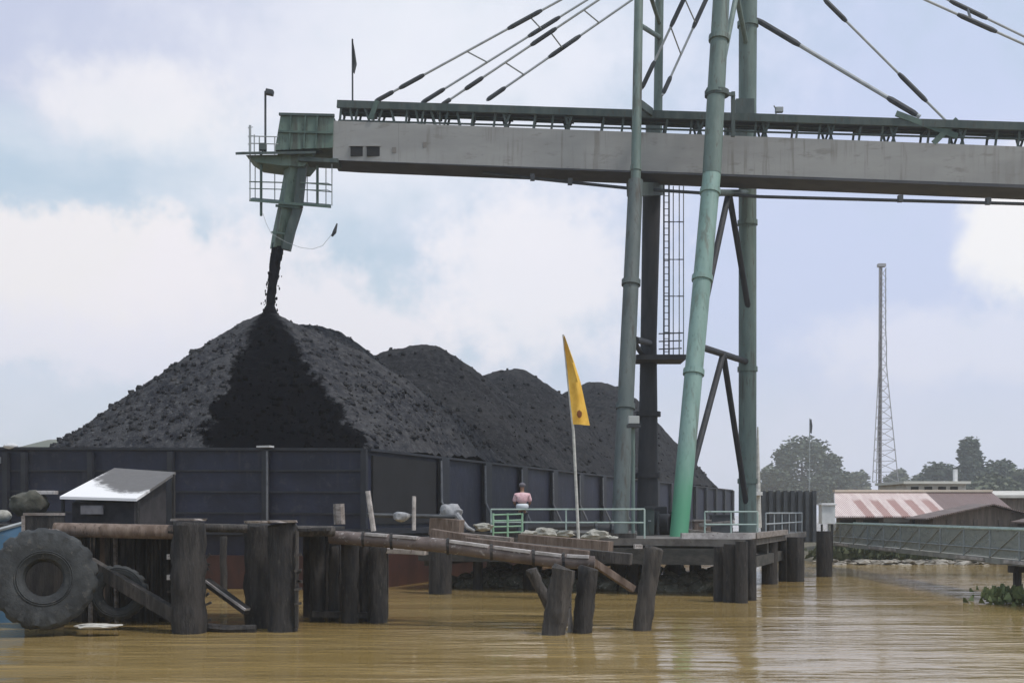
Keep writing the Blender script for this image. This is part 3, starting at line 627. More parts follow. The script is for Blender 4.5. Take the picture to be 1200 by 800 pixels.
# lower inspection cage
MB().hexa([P(292, 236, YH), P(388, 244, YH), P(388, 242, YH+1.7), P(296, 234, YH+1.7), P(292, 233.5, YH), P(388, 241, YH), P(388, 239.5, YH+1.7), P(296, 231.5, YH+1.7)]).build('cage_floor', m_cage, boom)
for px, yb, r, Y in ((293, 235, .025, YH), (306, 253, .055, YH+.2), (372, 240, .055, YH+.3), (389, 241, .022, YH), (360, 240, .02, YH+1.6), (322, 236, .02, YH+1.6), (382, 240, .02, YH+1.6), (299, 234, .02, YH+1.6)):
    one('cage_post', [P(px, yb, Y), P(px, 181 if px < 370 else 192, Y)], r, m_cage if r > .03 else m_thin, boom, 6)
for y0, r in ((213, .025), (221, .02)):
    one('cage_rail', [P(292, y0, YH), P(332, y0+1, YH)], r, m_cage, boom, 6); one('cage_rail', [P(352, y0+1, YH), P(389, y0+4, YH)], r, m_cage, boom, 6)
    one('cage_rail', [P(296, y0, YH+1.6), P(384, y0+2, YH+1.6)], r*.8, m_cage, boom, 6); one('cage_rail', [P(389, y0+4, YH), P(384, y0+2, YH+1.6)], r*.8, m_cage, boom, 6)
# far support of the boom, beyond the right edge
for px in (1395, 1425): one('trestle_leg', [P(px, 640, 44.3), P(1410, 232, 45.2)], .3, m_ggrey, boom, 12)
for px in (1395, 1425): one('trestle_leg', [P(px, 640, 47.5), P(1410, 232, 46.6)], .3, m_ggrey, boom, 12)

lp = thing('floodlight', 'small floodlight on a thin mast above the discharge head', 'lamp', P(311, 178, YH+.1))
one('mast', [P(311, 178, YH+.1), P(311, 107, YH+.1)], .045, m_dsteel, lp); MB().box(P(316, 108.5, YH), (.30, .3, .2), ry=.2).build('lamp_head', m_dsteel, lp, bevel=.03)
bx = thing('junction_box', 'small dark box at the foot of the floodlight mast on the discharge platform', 'box', P(308, 176, YH))
MB().box(P(308, 172.5, YH-.05), (.28, .25, .28)).build('box_body', m_gdark, bx, bevel=.02)
one('conduit', [P(308, 176, YH-.05), P(308, 178.4, YH-.05)], .04, m_gdark, bx)
fl = thing('dark_flag', 'small dark pennant on a thin pole above the left end of the boom', 'flag', C0_(413, .05))
one('flagpole', [C0_(413, .05), P(413, 46, gy(413)+.05)], .035, m_dsteel, fl)
def flagmesh(pts_l, pts_r, Y, wave, m_, par, name='cloth', nx=5):
    mb = MB(); n = len(pts_l); g = []
    for i in range(n):
        row = []
        for j in range(nx+1):
            f = j/nx; p = P(pts_l[i][0]*(1-f)+pts_r[i][0]*f, pts_l[i][1]*(1-f)+pts_r[i][1]*f, Y)
            p.y += wave*math.sin(f*5+i*.9)*f; row.append(p)
        g.append(row)
    A = [[mb.v(p) for p in r] for r in g]; Bv = [[mb.v(p+Vector((0, .012, 0))) for p in r] for r in g]
    for i in range(n-1):
        for j in range(nx):
            mb.face([A[i][j], A[i][j+1], A[i+1][j+1], A[i+1][j]]); mb.face([Bv[i][j], Bv[i+1][j], Bv[i+1][j+1], Bv[i][j+1]])
    return mb.build(name, m_, par, smooth=True)
flagmesh([(413, 47), (413, 60), (413, 75), (413, 85)], [(413.6, 47), (416, 60), (418, 75), (415, 86)], gy(413)+.05, .1, m_flagdark, fl)
bl = thing('beacon_lamp', 'tiny lamp on a short bent pole atop the boom, right of the rear leg', 'lamp', C0_(909, .1))
one('pole', [C0_(909, .1), P(910, 129, gy(909)+.1), P(907, 124, gy(909)+.1)], .03, m_thin, bl, 6); MB().box(P(913, 129, gy(909)+.1), (.3, .2, .2)).build('lamp_head', m_thin, bl, bevel=.03)
rp = thing('hanging_rope', 'thin slack rope with a dark hook hanging right of the chute', 'rope', P(340, 291, 48.4))
one('rope_line', [P(308, 250, 48.4), P(312, 262, 48.4), P(318, 274, 48.4), P(336, 284, 48.3), P(352, 290, 48.3), P(366, 292, 48.3), P(378, 288, 48.3), P(390, 273, 48.3), P(395, 263, 48.3)], .009, m_thin, rp, 5)
MB().tube([P(389, 277, 48.3), P(392, 272, 48.3), P(395, 262, 48.3)], [.04, .085, .03], 6).build('hook', m_dsteel, rp)

# falling coal: a ragged tapering stream of lumps
mb = MB(); rs = random.Random(5)
pts = [P(326, 286, 48.9), P(322, 312, 48.8), P(318.5, 338, 48.7), P(315.5, 373, 48.5)]
pts2 = [pts[min(2, int(f*3))].lerp(pts[min(2, int(f*3))+1], f*3-min(2, int(f*3))) for f in [i/14 for i in range(15)]]
mb.tube(pts2, [.25-.07*min(1, i/9)+(.10 if i > 12 else 0) for i in range(15)], 12, jit=.10)
for i in range(420):
    f = rs.random(); k = min(2, int(f*3)); c = pts[k].lerp(pts[k+1], f*3-k); a = rs.uniform(0, 6.28); d = abs(rs.gauss(.16, .045+.05*f))
    mb.ball(c+Vector((math.cos(a)*d, math.sin(a)*d, 0)), rs.uniform(.012, .04), (1, 1, 2.2), .3, 1)
tag(mb.build('falling_coal', mat('coal_wet', (.0035, .004, .007), (.008, .008, .012), 4, .9, spec=.05)), 'black stream of coal pouring from the chute onto the nearest heap', 'coal stream', kind='stuff')

# ------------------------------------------------------------------ lamp post, flag, person
lm = thing('lamp_post', 'green lamp post with a pale square lamp, left of the black leg', 'lamp post', P(742, 631, 39.6))
one('pole', [P(742, 631, 39.6), P(742, 496, 39.6)], .06, m_ggrey, lm); MB().box(P(742.5, 492, 39.5), (.36, .28, .26)).build('lamp_head', mat('lamp_box', (.42, .44, .44), None), lm, bevel=.03)
MB().box(P(742.5, 499, 39.5), (.44, .34, .10)).build('lamp_base', m_dsteel, lm)
yf = thing('yellow_flag', 'long yellow-orange flag on a thin leaning white pole', 'flag', P(678, 628, 38.0))
one('flagpole', [P(678, 632, 38.0), P(672, 505, 38.0), P(660, 392, 38.0)], [.05, .045, .03], m_bamboo, yf)
flc = flagmesh([(660, 394), (664, 425), (666.5, 450), (669, 475), (671.5, 497)], [(661.5, 394), (673, 425), (680.5, 447), (686, 472), (691.5, 498)], 37.96, .14, m_yellow, yf, nx=8)
MB().ball(P(679, 485, 37.80), .085, (1, .15, 1.5), .2).build('emblem', m_red_emb, flc)
wp = thing('spike_pole', 'thin pale tapering pole right of the rear tower leg', 'pole', P(888, 615, 60))
MB().tube([P(888, 618, 60), P(888, 500, 60)], [.2, .04], 8).build('pole', m_bamboo, wp, smooth=True); MB().box(P(888, 578, 59.7), (.4, .4, .18)).build('pole_band', m_white, wp)

def skinned(name, nodes, edges, m_, parent, sub=2):
    """nodes: (x,y,z,rx,ry) relative to the person's base"""
    me = bpy.data.meshes.new(name); me.from_pydata([n[:3] for n in nodes], edges, []); o = bpy.data.objects.new(name, me); COL.objects.link(o)
    o.modifiers.new('skin', 'SKIN'); ss = o.modifiers.new('sub', 'SUBSURF'); ss.levels = sub; ss.render_levels = sub
    for i, n in enumerate(nodes): me.skin_vertices[0].data[i].radius = (n[3], n[4] if len(n) > 4 else n[3])
    me.skin_vertices[0].data[0].use_root = True
    dg = bpy.context.evaluated_depsgraph_get(); new = bpy.data.meshes.new_from_object(o.evaluated_get(dg)); bpy.data.objects.remove(o)
    new.materials.append(m_); o = bpy.data.objects.new(name, new); COL.objects.link(o); o.parent = parent
    for p in new.polygons: p.use_smooth = True
    return o
pb = J(7.15, 1.35, JZ); pb = Vector((P(612, 600, pb.y).x, pb.y, JZ))
per = thing('person', 'person in a pink and white shirt and dark cap, back turned, behind the jetty handrail', 'person', pb)
bodyn = [(0, 0, .95, .07, .06), (0, -.02, 1.15, .135, .10), (0, .02, 1.36, .17, .11), (0, .05, 1.50, .055, .055), (0, .09, 1.60, .07, .085), (0, .09, 1.71, .085, .095), (0, .09, 1.80, .055, .06),
         (.09, 0, .88, .05), (.11, .03, .48, .045), (.11, -.02, .09, .045), (.12, .14, .04, .04), (-.09, 0, .88, .05), (-.11, .02, .48, .045), (-.11, -.02, .09, .045), (-.12, .14, .04, .04),
         (.20, .03, 1.42, .06), (.27, .04, 1.15, .045), (.20, .26, 1.05, .035), (.16, .36, 1.05, .035), (-.20, .03, 1.42, .06), (-.27, .04, 1.15, .045), (-.20, .26, 1.05, .035), (-.16, .36, 1.05, .035)]
bode = [(0, 1), (1, 2), (2, 3), (3, 4), (4, 5), (5, 6), (0, 7), (7, 8), (8, 9), (9, 10), (0, 11), (11, 12), (12, 13), (13, 14), (2, 15), (15, 16), (16, 17), (17, 18), (2, 19), (19, 20), (20, 21), (21, 22)]
skinned('body', bodyn, bode, m_skin, per)
skinned('shirt', [(0, -.02, 1.12, .19, .15), (0, .0, 1.28, .21, .155), (0, .03, 1.42, .17, .13), (0, .045, 1.49, .08, .08), (.21, .03, 1.40, .095), (.275, .04, 1.17, .075), (-.21, .03, 1.40, .095), (-.275, .04, 1.17, .075)],
        [(0, 1), (1, 2), (2, 3), (2, 4), (4, 5), (2, 6), (6, 7)], m_shirt, per)
skinned('shirt_hem', [(0, 0, .92, .235, .19), (0, -.01, 1.04, .235, .19), (0, -.02, 1.15, .225, .18)], [(0, 1), (1, 2)], m_hem, per)
skinned('trousers', [(0, 0, .96, .22, .18), (.105, 0, .80, .105), (.115, .03, .48, .085), (.115, -.01, .14, .075), (-.105, 0, .80, .105), (-.115, .02, .48, .085), (-.115, -.01, .14, .075)], [(0, 1), (1, 2), (2, 3), (0, 4), (4, 5), (5, 6)], m_trous, per)
cp = MB().ball(pb+Vector((0, .09, 1.75)), .12, (1, 1.1, .75), .0).build('cap', m_cap, per, smooth=True)
MB().box(pb+Vector((0, .24, 1.72)), (.18, .16, .02)).build('cap_brim', m_cap, cp, bevel=.006)

# ------------------------------------------------------------------ timber platform at the front left
tp = thing('timber_platform', 'rough dark timber platform on thick piles at the front left of the water', 'platform', P(230, 740, 26.5))
def pile(par, px, pw, yb, yt, pxt=None, m_=m_timber_wet, name='pile', ribs=False, dz=1.0):
    Y = CH*F/(yb-600); a = P(px, yb, Y); b = P(pxt if pxt is not None else px, yt, Y); r = pw/2/F*Y; d = (a-b)/max(.01, (a.z-b.z))
    pts = [a + (a-b).normalized()*.8]+[a.lerp(b, f)+Vector((random.uniform(-.012, .012), 0, 0))*(0 < f < 1) for f in (0, .1, .2, .3, .4, .5, .6, .7, .8, .9, .97, 1)]
    o = MB().tube(pts, [r*random.uniform(.95, 1.04) for _ in pts[:-1]]+[r*.86], 16, jit=.10).build(name, m_, par, smooth=True)
    return o
pile(tp, 221, 39, 741, 611); pile(tp, 303, 33, 735, 613, 304); pile(tp, 331, 34, 739, 613)
pile(tp, 372, 17, 727, 625); pile(tp, 410, 20, 729, 622); pile(tp, 443, 22, 729, 640); pile(tp, 391, 12, 727, 640); pile(tp, 427, 11, 728, 640)
for px, pw in ((136, 12), (149, 10), (162, 15), (181, 17), (197, 9), (262, 8)): pile(tp, px, pw, 722 if px < 250 else 700, 628, name='plank_post')
# log cap beams
MB().tube([P(64, 620, 26.0), P(150, 622, 26.0), P(204, 623, 26.1)], [.15, .16, .16], 12, jit=.03).build('log', m_timber_brown, tp, smooth=True)
MB().tube([P(240, 618, 26.4), P(290, 619, 26.6)], [.10, .10], 10, jit=.04).build('log', m_timber, tp, smooth=True)
MB().tube([P(345, 622, 27.2), P(390, 622, 27.8)], [.13, .13], 10, jit=.04).build('log', m_timber, tp, smooth=True)
for px in (236, 347): MB().tube([P(px+1, 622, 26), P(px+1, 735, 26)], .045, 6, jit=.2).build('splinter', m_timber, tp)
MB().bar(P(104, 660, 26.6), P(207, 722, 26.0), .22, .30).build('diagonal_brace', m_timber, tp, bevel=.03)
MB().bar(P(242, 681, 26.8), P(290, 716, 26.2), .16, .16).build('diagonal_brace', m_timber_wet, tp)
MB().bar(P(243, 680, 26.76), P(290, 714, 26.16), .17, .05).build('pale_plank', m_pale, tp)
mb = MB(); mb.bar(P(366, 719, 28.3), P(452, 721, 28.3), .2, .14); mb.build('waterline_beam', m_timber_wet, tp)
mb = MB()
for i in range(16):
    a = P(70+i*20.3, 621, 27.2+.02*(i % 3)); mb.box((a.x, 28.6, 2.20+.015*(i % 2)), (.34, 3.2+.3*random.random(), .07), rz=random.uniform(-.03, .03))
mb.build('deck_boards', m_timber_wet, tp)
MB().box((P(136, 0, 28.6).x, 28.6, .75), (2.9, .15, 2.7)).build('back_planking', m_timber_wet, tp)
for px, py in ((198, 652), (198, 676)): MB().box(P(px, py, 25.9), (.07, .1, .11)).build('bracket', m_pale, tp)
for y in (650, 668, 690, 707): MB().box(P(349, y, 25.9), (.16, .06, .05), ry=-.2).build('spike', m_timber, tp)
for i, (px, pw, yt) in enumerate(((221, 42, 610), (331, 36, 612), (303, 34, 612.5))): a = P(px, yt, 26); MB().tube([a, a+Vector((0, 0, .05))], pw/2/F*26, 12, jit=.08).build('pile_cap', m_plank, tp)  # pale plank colour puts the lit look onto the pile tops
for i in range(17):
    px = 92+i*6.4+random.uniform(-1.5, 1.5); x = (px-600)/F*28.2; MB().bar((x, 28.3+random.uniform(-.06, .06), random.uniform(-.5, .2)), (x+random.uniform(-.05, .05), 28.3, 2.1), .12, .05).build('upright_board', (m_timber, m_timber_wet, m_plank, m_timber_wet, m_timber_brown)[i % 5] if i < 8 else m_timber_wet, tp)
MB().box((P(404, 0, 29.4).x, 29.6, .8), (2.1, .12, 2.6)).build('back_planking', m_timber_wet, tp)
for px in (362, 383, 399, 420, 437, 449): x = (px-600)/F*29.2; MB().bar((x, 29.3, -.4), (x+random.uniform(-.1, .1), 29.3, 1.9), .13, .06).build('upright_board', m_timber if px in (383, 420) else m_timber_wet, tp)
MB().tube([P(238, 734, 26.1), P(268, 737, 26.0), P(300, 736, 26.0)], .10, 8, jit=.15).build('floating_log', m_timber_wet, tp)
sp_ = thing('square_post', 'square timber post with pale top standing behind the big tyre', 'post', P(52, 700, 26.9))
mb = MB(); a = P(52, 604, 26.9); mb.box((a.x, 26.9, a.z/2-.5), (.66, .6, a.z+1)); mb.build('post_shaft', m_timber_wet, sp_, bevel=.02)
MB().box((a.x, 26.9, a.z+.035), (.70, .64, .06)).build('post_cap', m_plank, sp_); MB().box((a.x-.34, 26.57, a.z-.3), (.06, .06, .6)).build('pale_edge', m_plank, sp_)

for i in range(16):                     # torn splinters standing off the big piles
    px = random.choice((240, 241, 346, 348, 288, 203)); y = random.uniform(622, 730); q = P(px, y, 25.95); k = 1 if px in (240, 241, 346, 348) else -1
    MB().bar(q, q+Vector((k*random.uniform(.05, .13), 0, random.uniform(-.05, .10))), .05, .05).build('splinter', m_timber_wet if i % 3 else m_timber, tp)
# tyres
def tyre(label, c, ro, ri, wd, yaw, tilt):
    t = thing('tyre_fender', label, 'tyre', Vector((c[0], c[1], 0)))
    mb = MB(); M = Matrix.Translation(Vector(c)) @ Matrix.Rotation(yaw, 4, 'Z') @ Matrix.Rotation(tilt, 4, 'X'); n = 108
    prof = [(ri, -.30), (ri+.05, -.43), (ri+.12*(ro-ri)/.5, -.49), (ri+.45*(ro-ri), -.52), (ro-.10, -.50), (ro-.02, -.42), (ro, -.33), (ro, .33), (ro-.02, .42), (ro-.10, .5), (ri+.45*(ro-ri), .52), (ri+.1, .48), (ri, .30), (ri+.22, .1), (ri+.22, -.1)]
    rings = []
    for k in range(n):
        a = 2*math.pi*k/n; rings.append([])
        for j, (r, y) in enumerate(prof):
            rr_ = r
            if 5 <= j <= 8 and k % 6 < 2: rr_ -= .035
            elif 9 > j > 3: rr_ += .02*math.sin(a*3+1)
            rings[-1].append(mb.v(M @ Vector((rr_*math.cos(a), y*wd, rr_*math.sin(a)))))
    for k in range(n):
        A, Bq = rings[k], rings[(k+1) % n]
        for j in range(len(prof)): mb.face([A[j], A[(j+1) % len(prof)], Bq[(j+1) % len(prof)], Bq[j]])
    mb.build('tread', m_rubber, t, smooth=True)
    mb = MB(); mm = []
    for r in (ri+.16, ri+.20): 
        pts = [M @ Vector((r*math.cos(2*math.pi*k/40), -.515*wd, r*math.sin(2*math.pi*k/40))) for k in range(41)]
        mb.tube(pts, .012, 5, cap=False)
    mb.build('sidewall_rib', m_rubber, t)
    return t
YT = 25.3
tyre('huge worn loader tyre hanging as a fender at the far left', P(52, 678, YT), 1.07, .37, .85, R(20), R(-5))
tyre('small half-sunk tyre behind the diagonal brace, right of the huge tyre', P(139, 694, 26.6), .62, .34, .4, R(12), R(-6))
ch_ = thing('chain', 'short rusty chain holding the huge tyre to its post', 'chain', P(52, 625, 25.4))
for i in range(4): MB().tube([P(50+4*i+dx, 622+dy, 25.4-.03*i) for dx, dy in ((0, 0), (4, -2), (8, 0), (4, 3), (0, 0))], .025, 5, cap=False).build('link', m_rust, ch_)
tag(MB().ball(P(114, 733, 25.2), .22, (2.2, 1.2, .25), .4, 3).build('foam_scrap', mat('foam', (.38, .36, .33), (.5, .48, .45), 6, .9), smooth=True, at=P(114, 733, 25.2)), 'pale scrap of foam floating beside the huge tyre', 'debris')

# shed roof on the platform
sh = thing('lean_to_hut', 'dark little hut with a sloping white sheet roof, in front of the barge', 'hut', P(140, 618, 31))
fl_, fr_, br_, bl_ = P(70, 584.5, 30), P(160, 587, 30), P(206, 556, 32.4), P(134, 551, 32.4)
th = Vector((0, 0, .07))
def white_roof():
    M = bpy.data.materials.new('white_roof_dirty'); M.use_nodes = True; t = NT(M.node_tree); b = t.n['Principled BSDF']
    o = t.node('ShaderNodeTexCoord').outputs['Object']; sx = t.node('ShaderNodeSeparateXYZ'); t.l.new(o, sx.inputs[0])
    # dirt patch lies on the middle of the sheet
    dx = t.m('DIVIDE', t.m('SUBTRACT', sx.outputs[0], .35), 1.15); dy = t.m('DIVIDE', t.m('SUBTRACT', sx.outputs[1], .95), 1.5)
    d = t.m('ADD', t.m('ADD', t.m('MULTIPLY', dx, dx), t.m('MULTIPLY', dy, dy)), t.m('MULTIPLY', t.m('SUBTRACT', t.noise(o, 1.9, 5, .6), .5), 1.3))
    f = t.mapr(t.m('ADD', d, t.m('MULTIPLY', t.m('SUBTRACT', t.noise(o, 7, 4, .7), .5), .7)), 1.2, .7); g = t.noise(o, 6, 5, .7)
    t.put(b.inputs['Base Color'], t.mix(f, (.74, .72, .73), t.mix(g, (.085, .08, .08), (.16, .15, .15)))); b.inputs['Roughness'].default_value = .7
    return M
MB().hexa([fl_, fr_, br_, bl_, fl_+th, fr_+th, br_+th, bl_+th]).build('roof', white_roof(), sh)
zf = 2.2
for a in (fl_, fr_, br_, bl_):
    c = Vector((a.x*.98-.3, a.y, 0)); mb = MB(); mb.tube([(c.x+.1, a.y+.15*(1 if a.y < 31 else -1), zf), (c.x+.1, a.y+.15*(1 if a.y < 31 else -1), a.z)], .05, 6); mb.build('post', m_timber_wet, sh)
MB().hexa([Vector((fl_.x+.2, 30.3, zf)), Vector((fr_.x-.15, 30.3, zf)), Vector((br_.x-.2, 32.2, zf)), Vector((bl_.x+.1, 32.2, zf)), Vector((fl_.x+.2, 30.3, 2.85)), Vector((fr_.x-.15, 30.3, 2.85)), Vector((br_.x-.2, 32.2, 3.45)), Vector((bl_.x+.1, 32.2, 3.45))]).build('wall', mat('hut_wall', (.02, .019, .024), (.04, .036, .042), 3, .85), sh)
MB().box(P(108, 597, 30.1), (.55, .1, .22)).build('shutter', mat('shutter_grey', (.12, .11, .12), (.17, .16, .17), 5), sh)
# clutter left of the hut
lump('sack', 'olive grey bundle on the platform left of the white-roofed hut', 'bundle', P(34, 590, 31), .42, (1.2, .8, .8), mat('olive', (.05, .05, .038), (.09, .085, .07), 4, .9, bump=.02))
tag(MB().bar(P(38, 577, 31), P(66, 577, 31), .3, .10).build('pale_board', m_pale, at=P(52, 578, 31), bevel=.02), 'pale board lying on the bundle left of the hut', 'board')
tag(MB().box((P(40, 0, 31).x, 31.4, 1.25), (3.2, 1.6, 2.1)).build('crate_stack', m_timber_wet, at=(P(40, 0, 31).x, 31.4, .2), bevel=.03), 'dark timber crib behind the big tyre carrying the olive bundle', 'timber crib')
# blue boat at the left edge
bt = thing('blue_boat', 'blue wooden boat at the left edge behind the huge tyre', 'boat', P(-40, 690, 28))
mb = MB(); secs = []
for i, x in enumerate((-17.5, -16.0, -14.5, -13.0, -12.0, -11.3)):
    wv_ = (.5, .9, 1.0, .9, .55, .06)[i]; zt = (2.1, 1.85, 1.8, 1.95, 2.15, 2.38)[i]
    secs.append([mb.v((x, 28.4+k*wv_, z)) for k, z in ((-1, zt), (-.85, zt-.7), (-.55, -.3), (.55, -.3), (.85, zt-.7), (1, zt), (.9, zt), (.7, zt-.6), (-.7, zt-.6), (-.9, zt))])
for a, b in zip(secs, secs[1:]):
    for j in range(10): mb.face([a[j], a[(j+1) % 10], b[(j+1) % 10], b[j]])
mb.face(secs[0]); mb.face(secs[-1][::-1]); mb.build('hull', m_blue, bt)
MB().tube([(-17.5, 27.9, 2.13), (-14.5, 27.38, 1.83), (-12.0, 27.83, 2.18), (-11.35, 28.33, 2.41)], .05, 6).build('gunwale', m_thin, bt)
MB().ball(P(3, 604, 28.6), .17, (1.3, 1, .9), .2).build('float', m_sackpale, bt, smooth=True)

# ------------------------------------------------------------------ broken catwalk
cw = thing('broken_catwalk', 'collapsed catwalk of rusty pipe and brown timber sloping right over the water', 'catwalk', P(560, 700, 27))
pa = [P(388, 629, 28.0), P(450, 633, 27.6), P(520, 639, 27.2), P(600, 650, 26.8), P(655, 657, 26.5), P(697, 659, 26.4)]
pp = MB().tube(pa, [.16, .16, .165, .165, .165, .15], 14).build('pipe', m_rust, cw, smooth=True)
for a, b in ((430, 455), (462, 490), (528, 573), (580, 622), (628, 658), (664, 690)):
    i0 = at_px(pa[0], pa[-1], a)
    def ony(px):
        for u, v in zip(pa, pa[1:]):
            q = at_px(u, v, px)
            if u.x-1e-3 <= q.x <= v.x+1e-3: return q
        return pa[-1]
    MB().bar(ony(a)+Vector((0, -.075, .125)), ony(b)+Vector((0, -.075, .125)), .19, .07).build('lit_top_flake', m_pale, pp, bevel=.01)  # pale flakes also paint in the sunlit top of the pipe
for px in (426, 459, 525, 576, 625, 660):
    q = ony(px); MB().tube([q-Vector((.03, 0, 0)), q+Vector((.03, 0, 0))], .19, 12).build('pipe_band', m_timber_wet, pp)
for a, b, w_, h_, m_ in ((P(505, 625, 28.2), P(560, 634, 28), .3, .25, m_timber_brown), (P(545, 634, 27.6), P(690, 650, 27.0), .3, .2, m_timber_brown), (P(600, 641, 27.9), P(740, 655, 27.2), .35, .26, m_timber), (P(440, 644, 28.4), P(500, 647, 28.2), .4, .12, m_pale),
                         (P(690, 655, 26.8), P(742, 690, 27.4), .16, .16, m_timber_brown), (P(420, 627, 28.6), P(510, 637, 28.4), .4, .2, m_timber_wet)):
    MB().bar(a, b, w_, h_).build('timber', m_, cw, bevel=.02)
pile(cw, 648, 27, 743, 664, 661, m_=m_timber); pile(cw, 682, 23, 741, 664, 690, m_=m_timber_wet); pile(cw, 650, 13, 722, 666, 622, m_=m_timber); pile(cw, 668, 6, 740, 668, 666, m_=m_pale, name='strut')
lpile = pile(None, 752, 21, 738, 640, 767, m_=m_timber); tag(lpile, 'leaning timber pile standing alone right of the broken catwalk', 'pile'); lpile.name = 'leaning_pile'

# ------------------------------------------------------------------ gangway to the bank
gw = thing('gangway', 'grey-green steel gangway with netted side rails leading to the bank houses', 'gangway', (14.9, 56, 1.2))
def G(f, z, side=0): return Vector((14.95-.5*f+side*1.2, 56.5-31*f, z))
MB().hexa([G(0, 1.05), G(1, 1.05), G(1, 1.05, 1), G(0, 1.05, 1), G(0, 1.22), G(1, 1.22), G(1, 1.22, 1), G(0, 1.22, 1)]).build('deck', mat('gang_deck', (.20, .20, .19), (.30, .30, .28), 2, .8), gw)
netm = bpy.data.materials.new('netting'); netm.use_nodes = True; t = NT(netm.node_tree); b_ = t.n['Principled BSDF']
b_.inputs['Base Color'].default_value = (.29, .31, .295, 1); b_.inputs['Roughness'].default_value = .8
o_ = t.node('ShaderNodeTexCoord').outputs['Object']; t.put(b_.inputs['Alpha'], t.mapr(t.noise(t.mapping(o_, (1, .8, 2)), 1.6, 4, .6), .3, .7, .45, .9))
for sd_ in (0, 1):
    one('handrail', [G(0, 2.1, sd_), G(1, 2.1, sd_)], .035, m_rail, gw, 6); one('midrail', [G(0, 1.5, sd_), G(1, 1.5, sd_)], .022, m_thin, gw, 6)
    for i in range(15): one('post', [G(i/14, 1.2, sd_), G(i/14, 2.1, sd_)], .028, m_thin, gw, 6)
    for i in range(14): one('diagonal', [G(i/14, 1.22, sd_), G((i+1)/14, 2.08, sd_)], .02, m_thin, gw, 5)
    MB().hexa([G(0, 1.24, sd_)+Vector((.02, 0, 0)), G(1, 1.24, sd_)+Vector((.02, 0, 0)), G(1, 1.24, sd_)+Vector((.035, 0, 0)), G(0, 1.24, sd_)+Vector((.035, 0, 0)),
               G(0, 2.06, sd_)+Vector((.02, 0, 0)), G(1, 2.06, sd_)+Vector((.02, 0, 0)), G(1, 2.06, sd_)+Vector((.035, 0, 0)), G(0, 2.06, sd_)+Vector((.035, 0, 0))]).build('netting', netm, gw)
    for k0, k1 in ((.05, .12), (.22, .34), (.55, .63), (.68, .8)): MB().bar(G(k0, 1.15, sd_)-Vector((.03, 0, 0)), G(k1, 1.15, sd_)-Vector((.03, 0, 0)), .03, .1).build('edge_plate', m_pale, gw)
for f_ in (.70,):
    for sd_ in (.1, .9): MB().tube([G(f_, -1, sd_), G(f_, 1.1, sd_)], .12, 10).build('pile', m_timber_wet, gw, smooth=True)
MB().bar(G(.7, .95, -.1), G(.7, .95, 1.1), .2, .2).build('pile_cap', m_timber_wet, gw)
wb = thing('white_cabinet', 'white steel cabinet on legs at the landward end of the jetty', 'cabinet', P(969, 617, 55))
MB().box(P(969, 601.5, 55), (.62, .6, .95)).build('cabinet_body', m_white, wb, bevel=.02); MB().box(P(969, 591, 54.95), (.70, .7, .06)).build('cabinet_top', m_white, wb)
for dx in (-6, 6):
    a = P(969+dx, 614, 55); MB().tube([a, (a.x, a.y, .3)], .05, 6).build('leg', m_dsteel, wb)

# ------------------------------------------------------------------ houses on the bank
def cor(name, c1, c2, scale, stripe=None, rot=0):
    """corrugated sheet: fine ribs, sheets of slightly different age; stripe = alternate sheets (x from, x to)"""
    M = bpy.data.materials.new(name); M.use_nodes = True; t = NT(M.node_tree); b = t.n['Principled BSDF']
    o = t.node('ShaderNodeTexCoord').outputs['Object']; sx = t.node('ShaderNodeSeparateXYZ'); t.l.new(o, sx.inputs[0])
    n = t.noise(t.mapping(o, (2.5, .5, .5)), scale, 5, .6)
    col = t.mix(t.mapr(n, .35, .65), c1, c2)
    if stripe:
        x0, x1, per, cs, cr = stripe
        ph = t.m('FRACT', t.m('DIVIDE', t.m('ADD', t.m('SUBTRACT', sx.outputs[0], x0), t.m('MULTIPLY', t.noise(o, 3, 2), .12)), per))
        st_ = t.m('MULTIPLY', t.mapr(ph, .40, .50), t.mapr(ph, 1.0, .92))
        st_ = t.m('MULTIPLY', st_, t.mapr(t.m('ADD', sx.outputs[1], t.m('MULTIPLY', t.noise(o, 2.5, 3), .8)), .1, -.5, 0, 1))
        inr = t.m('MULTIPLY', t.m('GREATER_THAN', sx.outputs[0], x0), t.m('LESS_THAN', sx.outputs[0], x1))
        col = t.mix(t.m('MULTIPLY', t.m('MULTIPLY', st_, inr), .8), col, cs)
        col = t.mix(t.m('GREATER_THAN', sx.outputs[0], x1), col, t.mix(n, cr, tuple(q*1.5 for q in cr)))
    t.put(b.inputs['Base Color'], col); b.inputs['Roughness'].default_value = .65
    wv_ = t.node('ShaderNodeTexWave', bands_direction='X'); t.l.new(o, wv_.inputs[0]); wv_.inputs['Scale'].default_value = 3
    bn = t.node('ShaderNodeBump'); bn.inputs['Distance'].default_value = .03; t.l.new(wv_.outputs[1], bn.inputs['Height']); t.l.new(bn.outputs[0], b.inputs['Normal'])
    return M
m_hwall = mat('house_boards', (.15, .115, .095), (.24, .19, .16), 2, .85, (3, 3, .4), .01, 8)
m_dark = mat('house_dark', (.025, .022, .022), (.05, .045, .04), 2, .9)
m_cream = mat('house_cream', (.55, .48, .40), (.66, .60, .52), .8, .85, c3=(.42, .36, .29))
def stilts(par, x0, x1, y0, y1, zt, nx, ny=2):
    for i in range(nx):
        for j in range(ny): MB().tube([(x0+(x1-x0)*i/(nx-1), y0+(y1-y0)*j/(ny-1), -.4), (x0+(x1-x0)*i/(nx-1), y0+(y1-y0)*j/(ny-1), zt)], .11, 6).build('stilt', m_dark, par)
